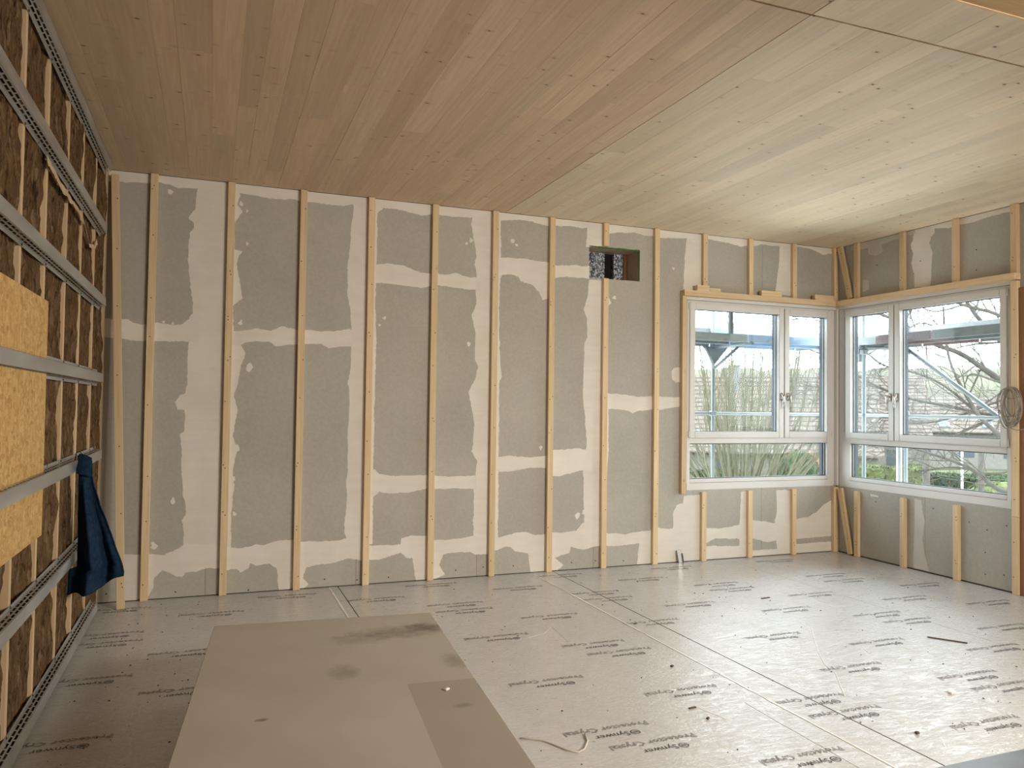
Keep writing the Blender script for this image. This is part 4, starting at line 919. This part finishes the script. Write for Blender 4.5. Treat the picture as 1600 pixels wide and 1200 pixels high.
stube('brace', [(1.23, .07, 2.49), (1.23, -2.9, .44)])
stube('brace', [(1.23, -2.9, 2.60), (1.23, .07, 4.6)])
stube('transom_tube', [(-.913, .4, 2.50), (-.913, 1.3, 2.50)]); stube('transom_tube', [(.42, .07, 2.48), (1.3, .07, 2.48)]); stube('transom_tube', [(.42, -3.0, 2.48), (1.3, -3.0, 2.48)])
# console bracket under the deck: gusset plates and struts
stube('bracket_strut', [(-.913, 1.17, 2.22), (-.70, .95, 2.50)], .018); stube('bracket_strut', [(-.913, 1.17, 2.22), (-1.10, 1.1, 2.49)], .018)
bm = bmesh.new()
for s_ in (1, -1):
    v = [bm.verts.new(Vector(q)-so) for q in ((-.913, 1.15, 2.28), (-.913+s_*.20, 1.15, 2.50), (-.913, 1.15, 2.50))]; f = bm.faces.new(v)
r_ = bmesh.ops.extrude_face_region(bm, geom=bm.faces[:]); bmesh.ops.translate(bm, vec=(0, .008, 0), verts=[g for g in r_['geom'] if isinstance(g, bmesh.types.BMVert)])
obj('gusset', bm, 'scaffold_steel', sc)
bm = bmesh.new(); box_into(bm, Vector((.46, .10, 2.30))-so, Vector((.52, .50, 2.50))-so); obj('gusset', bm, 'scaffold_steel', sc)
for y0, y1 in ((.42, .80), (.83, 1.22)):
    for (x0, x1, m) in ((-4.4, -2.2, 'deck_grey'), (-2.18, -.98, 'deck_grey'), (-.96, .42, 'deck_blue')):
        sboard('deck', (x0, y0, 2.545), (x1, y1, 2.60), m)
        for yy in (y0, y1-.02): sboard('deck_edge', (x0, yy, 2.505), (x1, yy+.02, 2.545), m)
sboard('toe_board', (-4.4, 1.225, 2.60), (-.93, 1.25, 2.75), 'deck_grey'); sboard('toe_board', (-.90, 1.225, 2.60), (1.22, 1.25, 2.75), 'deck_blue')
for x0, x1 in ((.44, .82), (.84, 1.21)):
    for (y0, y1, m) in ((-.18, 1.22, 'deck_grey'), (-.95, -.20, 'deck_red'), (-3.0, -.97, 'deck_grey'), (-5.5, -3.02, 'deck_grey')):
        sboard('deck', (x0, y0, 2.545), (x1, y1, 2.60), m)
        for xx in (x0, x1-.02): sboard('deck_edge', (xx, y0, 2.50), (xx+.02, y1, 2.545), m)
sboard('toe_board', (1.225, -5.5, 2.60), (1.25, 1.25, 2.75), 'deck_grey')
for (px_, py_, z) in ((1.2, .07, 1.63), (1.2, .92, 1.63), (-.913, 1.2, 1.63), (.50, .06, 2.42), (1.2, .07, 2.45)):
    bm = bmesh.new(); box_into(bm, Vector((px_-.04, py_-.04, z-.035))-so, Vector((px_+.04, py_+.04, z+.035))-so); bmesh.ops.bevel(bm, geom=bm.edges[:], offset=.012, segments=1, affect='EDGES'); obj('coupler', bm, 'scaffold_steel', sc)

def limb(bm, pts, r0, r1, n=5): tube_into(bm, pts, r0, n, r1, cap=False)
def twig(bm, p, d, L, r, depth, rnd, droop=0., n=4, spread=.6):
    pts = [p.copy()]; q = p.copy(); dd = d.normalized()
    k = 4
    for i in range(k):
        dd = (dd + Vector((rnd.uniform(-1, 1), rnd.uniform(-1, 1), rnd.uniform(-1, 1)+droop))*.16).normalized(); q = q + dd*L/k; pts.append(q.copy())
    limb(bm, pts, r, max(.0025, r*.45), n)
    if depth > 0:
        for i in range(rnd.choice((2, 3))):
            t = rnd.uniform(.3, 1); kk = min(int(t*k), k-1)
            o = pts[kk].lerp(pts[kk+1], t*k-kk)
            nd = (dd + Vector((rnd.uniform(-1, 1), rnd.uniform(-1, 1), rnd.uniform(-1, 1)))*spread).normalized()
            twig(bm, o, nd, L*rnd.uniform(.5, .75), max(.003, r*.55), depth-1, rnd, droop, 3, spread)

# many-stemmed shrub in front of the left window
def stem_shrub(px, R_, label, nstem, seed, height, spread, fork, mat='bark_pale'):
    x, y, a = bearing(px, R_); rnd = random.Random(seed)
    root = tag(empty('bare_shrub', (x, y, GZ)), label, 'shrub')
    bm = bmesh.new(); tube_into(bm, [(0, 0, -.02), (.03, 0, fork*.5), (0, .02, fork)], .16, 8, .12); obj('trunk', bm, mat, root, smooth=True)
    big, fine = bmesh.new(), bmesh.new()
    for i in range(nstem):
        th = rnd.uniform(0, 2*PI); rad = math.sqrt(rnd.random())*spread; h = height*rnd.uniform(.72, 1.05)*(1-.18*(rad/spread)**2)
        base = Vector((.42*rad/spread*math.cos(th), .42*rad/spread*math.sin(th), fork*rnd.uniform(.55, .95))); tip = Vector((rad*math.cos(th), rad*math.sin(th), h)); pts = []
        for j in range(8):
            t = j/7; p = base.lerp(tip, t); bend = math.sin(PI*t)*.16*rad; p += Vector((math.cos(th), math.sin(th), 0))*bend + Vector((rnd.uniform(-1, 1), rnd.uniform(-1, 1), 0))*.03; pts.append(p)
        limb(big, pts, rnd.uniform(.018, .042), .006, 5)
        for j in range(rnd.choice((6, 7, 8))):
            k = rnd.randrange(2, 7); d = (pts[k+1]-pts[k]).normalized() + Vector((rnd.uniform(-1, 1), rnd.uniform(-1, 1), .2))*.35
            twig(fine, pts[k], d, rnd.uniform(.5, 1.2), .009, 1, rnd, .15, 3, .4)
    obj('stems', big, mat, root, smooth=True, kind='stuff'); obj('twigs', fine, mat, root, kind='stuff')
stem_shrub(1160, 20, 'tall bare shrub of many upright pale stems outside left window', 85, 5, 7.2, 2.9, 2.5)

# bare tree whose limbs cross the right window
def tree():
    Z = 15.5; x, y, a = bearing(1700, 17.5); rnd = random.Random(17)
    root = tag(empty('bare_tree', (x, y, GZ)), 'leafless grey tree spreading branches across the right window', 'tree'); o = Vector((x, y, GZ))
    bm = bmesh.new(); tube_into(bm, [(0, 0, -.02), (.05, .05, 1.4), (-.05, .1, 3.2), (.1, .1, 5.0), (0, .05, 7.2)], .21, 10, .09); obj('trunk', bm, 'bark_grey', root, smooth=True)
    fine = bmesh.new()
    def L(pts, r0, r1, dz=0., tw=9, nm='limb', dep=3):
        tw = int(tw*1.35)
        P = []
        for i, (a_, b_) in enumerate(pts): P.append(at(a_, b_, Z+dz+.25*math.sin(i*2.1))-o)
        # smooth by midpoint insertion
        for _ in range(2):
            Q = [P[0]]
            for p, q in zip(P, P[1:]): Q += [p.lerp(q, .25), p.lerp(q, .75)]
            P = Q+[P[-1]]
        bm = bmesh.new(); limb(bm, P, r0, r1, 7); obj(nm, bm, 'bark_grey', root, smooth=True)
        for i in range(tw):
            k = rnd.randrange(1, len(P)-1); d = (P[k+1]-P[k]).normalized()
            side = (UP*rnd.uniform(-1, 1)+RT*rnd.uniform(-.6, .6)+fw*rnd.uniform(-.5, .5)); twig(fine, P[k], d*.6+side*.8, rnd.uniform(.5, 1.4), max(.008, r1*.8), dep, rnd, 0, 4, .7)
    T = (1690, 560)
    L([T, (1600, 618), (1545, 582), (1500, 550), (1455, 538), (1400, 500), (1345, 478)], .075, .022, 0, 14)
    L([(1700, 480), (1620, 575), (1570, 540), (1530, 500), (1512, 474), (1490, 440)], .065, .028, .5, 9)
    L([(1700, 430), (1610, 520), (1560, 490), (1515, 480), (1480, 468)], .05, .02, -.5, 10)
    L([T, (1600, 705), (1568, 686), (1530, 652), (1512, 622), (1500, 600), (1484, 568), (1476, 520), (1474, 480)], .055, .014, -.3, 12)
    L([(1695, 660), (1600, 652), (1540, 648), (1480, 634), (1420, 624), (1360, 600), (1300, 560), (1250, 540)], .050, .012, .8, 16)
    L([(1512, 622), (1540, 560), (1498, 590)], .02, .012, -.2, 5)
    L([(1540, 660), (1500, 620), (1460, 592), (1415, 578), (1370, 570), (1330, 520)], .032, .010, .3, 12)
    L([(1700, 640), (1600, 600), (1560, 598), (1515, 580), (1508, 600)], .030, .010, -.2, 8)
    L([T, (1590, 640), (1535, 660), (1470, 690), (1420, 700), (1360, 690)], .045, .010, .6, 14)
    L([(1700, 780), (1570, 770), (1552, 760), (1530, 740), (1495, 722), (1445, 706), (1395, 690)], .06, .014, 0, 10)
    L([(1700, 700), (1590, 735), (1540, 742), (1500, 728), (1440, 735)], .03, .012, .4, 9)
    L([(1640, 600), (1555, 628), (1500, 650), (1440, 664), (1390, 655), (1345, 640)], .03, .010, 1., 13)
    L([(1420, 624), (1380, 650), (1352, 675)], .02, .008, .8, 6)
    L([(1476, 520), (1440, 500), (1410, 520), (1350, 545)], .016, .008, .4, 10)
    L([(1360, 600), (1320, 620), (1280, 600), (1236, 620)], .014, .006, .8, 9)
    L([(1345, 478), (1300, 505), (1262, 498), (1238, 500)], .014, .006, .5, 8)
    L([(1512, 474), (1460, 490), (1430, 475), (1415, 500)], .018, .008, .3, 8)
    obj('twigs', fine, 'bark_grey', root, kind='stuff')
tree()

def leafy(name, label, cat, px, R_, sx, sy, h, mat, seed, n=1500, round_=False, leaf=.10, cone=False):
    x, y, a = bearing(px, R_); rnd = random.Random(seed); root = tag(empty(name, (x, y, GZ)), label, cat); root.rotation_euler = (0, 0, -a)
    bm = bmesh.new()
    if cone:
        tube_into(bm, [(0, 0, 0), (0, 0, h*.5), (0, 0, h*.97)], sx*.42, 10, .06)
    elif round_:
        bmesh.ops.create_icosphere(bm, subdivisions=3, radius=1.); bmesh.ops.scale(bm, vec=(sx*.47, sy*.47, h*.5), verts=bm.verts); bmesh.ops.translate(bm, vec=(0, 0, h*.5), verts=bm.verts)
    else: box_into(bm, (-sx/2+.06, -sy/2+.06, 0), (sx/2-.06, sy/2-.06, h-.06)); bmesh.ops.subdivide_edges(bm, edges=bm.edges[:], cuts=5, use_grid_fill=True)
    for v in bm.verts:
        if v.co.z > .05: v.co += Vector((noise.noise(v.co*1.7+Vector((seed, 0, 0))), noise.noise(v.co*1.9), noise.noise(v.co*1.5+Vector((0, seed, 0)))))*.10
    core = obj('foliage_core', bm, mat, root)
    bm = bmesh.new()
    for i in range(n):
        if cone:
            z = h*rnd.random()**1.3; th = rnd.uniform(0, 2*PI); rr = sx*.5*(1-z/h)+.03; c = Vector((rr*math.cos(th), rr*math.sin(th), z))
        elif round_:
            u = Vector((rnd.gauss(0, 1), rnd.gauss(0, 1), rnd.gauss(0, 1))).normalized(); c = Vector((u.x*sx*.5, u.y*sy*.5, h*.5+u.z*h*.5))
        else:
            f = rnd.random()
            if f < .35: c = Vector((rnd.uniform(-.5, .5)*sx, rnd.uniform(-.5, .5)*sy, h))
            elif f < .9: c = Vector((rnd.uniform(-.5, .5)*sx, rnd.choice((-.5, .5))*sy, rnd.uniform(.02, 1)*h))
            else: c = Vector((rnd.choice((-.5, .5))*sx, rnd.uniform(-.5, .5)*sy, rnd.uniform(.02, 1)*h))
            c += Vector((noise.noise(c*.9), noise.noise(c*.8+Vector((3, 0, 0))), noise.noise(c*.7)))*.14
        s = leaf*rnd.uniform(.6, 1.3); e1 = Vector((rnd.gauss(0, 1), rnd.gauss(0, 1), rnd.gauss(0, 1))).normalized(); e2 = e1.orthogonal().normalized()
        bm.faces.new([bm.verts.new(c+q) for q in (e1*s, e2*s*.5, -e1*s, -e2*s*.5)])
    obj('leaves', bm, mat, root, kind='stuff')
    return root
leafy('clipped_hedge', 'dark green clipped hedge seen low through the left window', 'hedge', 1085, 37, 5.6, 1.2, 1.82, 'hedge_dark', 1, 2600, leaf=.09)
leafy('clipped_hedge', 'lime green clipped hedge seen low at the left window right half', 'hedge', 1258, 36, 3.0, 1.2, 1.75, 'hedge_lime', 2, 1500, leaf=.08)
leafy('round_bush', 'dark rounded bush behind the stems of the bare shrub', 'bush', 1203, 34, 1.9, 1.6, 1.9, 'hedge_dark', 3, 1100, True, .08)
leafy('round_bush', 'round green bush standing above the lime hedge', 'bush', 1248, 42, 2.1, 1.8, 2.65, 'hedge_dark', 4, 1100, True, .08)
leafy('clipped_hedge', 'tall olive hedge seen low at the left of the right window', 'hedge', 1372, 33, 3.0, 1.4, 2.55, 'hedge_lime', 5, 1900, leaf=.09)
leafy('clipped_hedge', 'long dark hedge behind the branches in the right window', 'hedge', 1492, 36, 6.2, 1.4, 2.15, 'hedge_dark', 6, 2400, leaf=.10)
leafy('conifer', 'small dark conifer low in the right window', 'conifer', 1474, 33.5, 1.15, 1.15, 2.1, 'conifer_green', 7, 1300, False, .09, True)
leafy('round_bush', 'broad yellowish bush at the far right of the right window', 'bush', 1556, 34, 2.6, 2.0, 2.1, 'hedge_lime', 8, 1100, True, .09)

# house with a long tiled roof
def house(px, R_, wid, eave, ridge, label, turn=0., nrow=17, depth=9., chim=()):
    x, y, a = bearing(px, R_); root = tag(empty('house', (x, y, GZ)), label, 'house'); root.rotation_euler = (0, 0, -a+turn)
    bm = bmesh.new(); w, d = wid/2, depth/2
    box_into(bm, (-w, -d, 0), (w, d, eave))
    for s in (-w, w-.02):
        v = [bm.verts.new(q) for q in ((s, -d, eave), (s, d, eave), (s, 0, ridge-.15))]; v2 = [bm.verts.new(q.co+Vector((.02, 0, 0))) for q in v]
        bm.faces.new(v); bm.faces.new(v2[::-1]); 
        for i in range(3): bm.faces.new((v[i], v[(i+1) % 3], v2[(i+1) % 3], v2[i]))
    obj('house_wall', bm, 'house_wall', root)
    for sgn in (-1, 1):
        for i in range(nrow):
            t0, t1 = i/nrow, (i+1)/nrow; q = lambda t: Vector((0, sgn*(d+.5)*(1-t), eave-.25+(ridge-eave+.25)*t))
            a0, a1 = q(t0), q(min(1, t1+.12/nrow)); bm = bmesh.new(); up = Vector((0, 0, .09))
            vs = [bm.verts.new(Vector((sx, p.y, p.z))+u) for p, u in ((a0, up*1.0), (a1, up*.1)) for sx in (-w-.3, w+.3)] + [bm.verts.new(Vector((sx, p.y, p.z))-up*.2) for p in (a0, a1) for sx in (-w-.3, w+.3)]
            for f in ((0, 1, 3, 2), (4, 6, 7, 5), (0, 4, 5, 1), (2, 3, 7, 6), (0, 2, 6, 4), (1, 5, 7, 3)): bm.faces.new([vs[k] for k in f])
            obj('tile_course', bm, 'roof_tile', root)
    for k, t in enumerate(chim):
        bm = bmesh.new(); box_into(bm, (t-.3, -1.2, ridge-1.6), (t+.3, -.6, ridge+.5)); box_into(bm, (t-.36, -1.26, ridge+.5), (t+.36, -.54, ridge+.58)); obj('chimney', bm, 'chimney_grey', root)
    n = int(wid/3)
    for k in range(n):
        xx = -w+wid*(k+.5)/n; bm = bmesh.new(); box_into(bm, (xx-.55, -d-.03, .9), (xx+.55, -d+.03, min(2.1, eave-.3))); obj('house_window', bm, 'cladding_grey', root)
    for k in range(n-1):
        xx = -w+wid*(k+1.)/n; t = .12; p = Vector((xx, -(d+.5)*(1-t), eave-.25+(ridge-eave+.25)*t)); sl = math.atan2(ridge-eave+.25, d+.5)
        bm = bmesh.new(); box_into(bm, (-.4, 0, .06), (.4, .9, .15), Matrix.Translation(p) @ Matrix.Rotation(sl, 4, 'X')); obj('skylight', bm, 'skylight_blue', root)
house(1180, 52, 13.5, 2.35, 6.9, 'long brown tiled roof behind the bare shrub', -.05, 18, 9., (-1.2,))
house(1345, 62, 7.5, 3.0, 7.2, 'brown tiled house behind the branches of the right window', .06, 18, 9., ())
house(1560, 80, 16, 3.2, 6.0, 'distant low house at the far right of the right window', .2, 10, 9.)
x, y, a = bearing(1282, 45)
o = tag(empty('garden_shed', (x, y, GZ)), 'small brick shed with red roof behind the lime hedge', 'shed'); o.rotation_euler = (0, 0, -a)
bm = bmesh.new(); box_into(bm, (-1.6, -1.2, 0), (1.6, 1.2, 1.6)); obj('shed_wall', bm, 'brick_red', o)
bm = bmesh.new()
for s in (-1, 1):
    v = [Vector(q) for q in ((-1.75, s*1.45, 1.45), (1.75, s*1.45, 1.45), (1.75, 0, 2.35), (-1.75, 0, 2.35))]; A_ = [bm.verts.new(q) for q in v]; B_ = [bm.verts.new(q+Vector((0, 0, .08))) for q in v]
    bm.faces.new(A_); bm.faces.new(B_)
    for i in range(4): bm.faces.new((A_[i], A_[(i+1) % 4], B_[(i+1) % 4], B_[i]))
obj('shed_roof', bm, 'brick_red', o)
# fence, posts, trunks, lamp pole, barrier and parked car seen low in the right window
def pole(px, R_, h, r, mat, name, label, cat):
    x, y, a = bearing(px, R_); bm = bmesh.new(); tube_into(bm, [(0, 0, 0), (0, 0, h*.5), (0, 0, h)], r, 8, r*.85); tag(obj(name, bm, mat, None, (x, y, GZ), True), label, cat)
pole(1447, 28, 3.4, .13, 'bark_grey', 'tree_trunk', 'brown upright tree trunk low in the middle of right window', 'trunk')
pole(1533, 30, 3.4, .11, 'bark_grey', 'tree_trunk', 'brown upright tree trunk low at the right of right window', 'trunk')
pole(1503, 33, 3.4, .05, 'fence_white', 'white_pole', 'thin white pole beside the white fence', 'pole')
pole(1256, 33, 1.7, .11, 'post_pale', 'timber_post', 'pale timber post in front of the lime hedge', 'post')
x, y, a = bearing(1502, 29); root = tag(empty('garden_fence', (x, y, GZ)), 'white slatted fence low in the right window', 'fence'); root.rotation_euler = (0, 0, -a)
for k in range(9):
    bm = bmesh.new(); box_into(bm, (-.9+.2*k, -.015, .05), (-.9+.2*k+.15, .015, 1.3)); obj('slat', bm, 'fence_white', root)
for z in (.3, 1.05):
    bm = bmesh.new(); box_into(bm, (-.92, .016, z), (.9, .05, z+.08)); obj('rail', bm, 'fence_white', root)
x, y, a = bearing(1545, 25); root = tag(empty('road_barrier', (x, y, GZ)), 'red and white road barrier at the bottom of the right window', 'barrier'); root.rotation_euler = (0, 0, -a)
for k in range(8):
    bm = bmesh.new(); box_into(bm, (-1.6+.4*k, -.03, 1.42), (-1.2+.4*k, .03, 1.72)); obj('barrier_panel', bm, 'barrier_red' if k % 2 == 0 else 'fence_white', root)
for xx in (-1.5, 0, 1.5):
    bm = bmesh.new(); box_into(bm, (xx-.03, -.03, 0), (xx+.03, .03, 1.42)); box_into(bm, (xx-.05, -.3, 0), (xx+.05, .3, .08)); obj('barrier_post', bm, 'fence_white', root)
def car(px, R_, turn):
    x, y, a = bearing(px, R_); root = tag(empty('parked_car', (x, y, GZ)), 'dark blue car parked at far right beyond the right window', 'car'); root.rotation_euler = (0, 0, -a+turn)
    prof = [(-2.1, .35), (-2.1, .85), (-1.35, .95), (-.75, 1.42), (.85, 1.45), (1.75, .98), (2.1, .9), (2.1, .35)]
    bm = bmesh.new(); A_ = [bm.verts.new((px_, -.85, z)) for px_, z in prof]; B_ = [bm.verts.new((px_, .85, z)) for px_, z in prof]; bm.faces.new(A_); bm.faces.new(B_[::-1])
    for i in range(len(prof)): j = (i+1) % len(prof); bm.faces.new((A_[i], A_[j], B_[j], B_[i]))
    bmesh.ops.bevel(bm, geom=bm.edges[:], offset=.05, segments=2, affect='EDGES'); obj('car_body', bm, 'car_blue', root, smooth=True)
    for s in (-1, 1):
        bm = bmesh.new(); v = [bm.verts.new((px_, s*.856, z)) for px_, z in ((-1.2, .97), (-.7, 1.36), (.78, 1.38), (1.45, .99))]; v2 = [bm.verts.new(q.co - Vector((0, s*.02, 0))) for q in v]
        bm.faces.new(v); bm.faces.new(v2)
        for i in range(4): bm.faces.new((v[i], v[(i+1) % 4], v2[(i+1) % 4], v2[i]))
        obj('side_window', bm, 'car_dark', root)
        for xx in (-1.3, 1.3):
            bm = bmesh.new(); tube_into(bm, [(xx, s*.68, .32), (xx, s*.88, .32)], .32, 18); obj('wheel', bm, 'car_dark', root)
car(1592, 47, .3)
# wooded hill on the horizon
bm = bmesh.new(); g = []
for j in range(24):
    row = []
    for i in range(110):
        px_ = 900 + i*9; R_ = 95 + j*9; x, y, a = bearing(px_, R_); t = min(1, j/12)
        z = GZ - .2 + (14.5 + 2.2*noise.noise(Vector((px_*.006, 0, 3))))*(t*t*(3-2*t)) + (1.1*noise.noise(Vector((x*.14, y*.14, 1))) + .7*noise.noise(Vector((x*.5, y*.5, 2))))*min(1, j/5)
        row.append(bm.verts.new((x, y, z)))
    g.append(row)
for A_, B_ in zip(g, g[1:]):
    for i in range(109): bm.faces.new((A_[i], A_[i+1], B_[i+1], B_[i]))
struct(obj('hill', bm, 'hill_green', smooth=True))
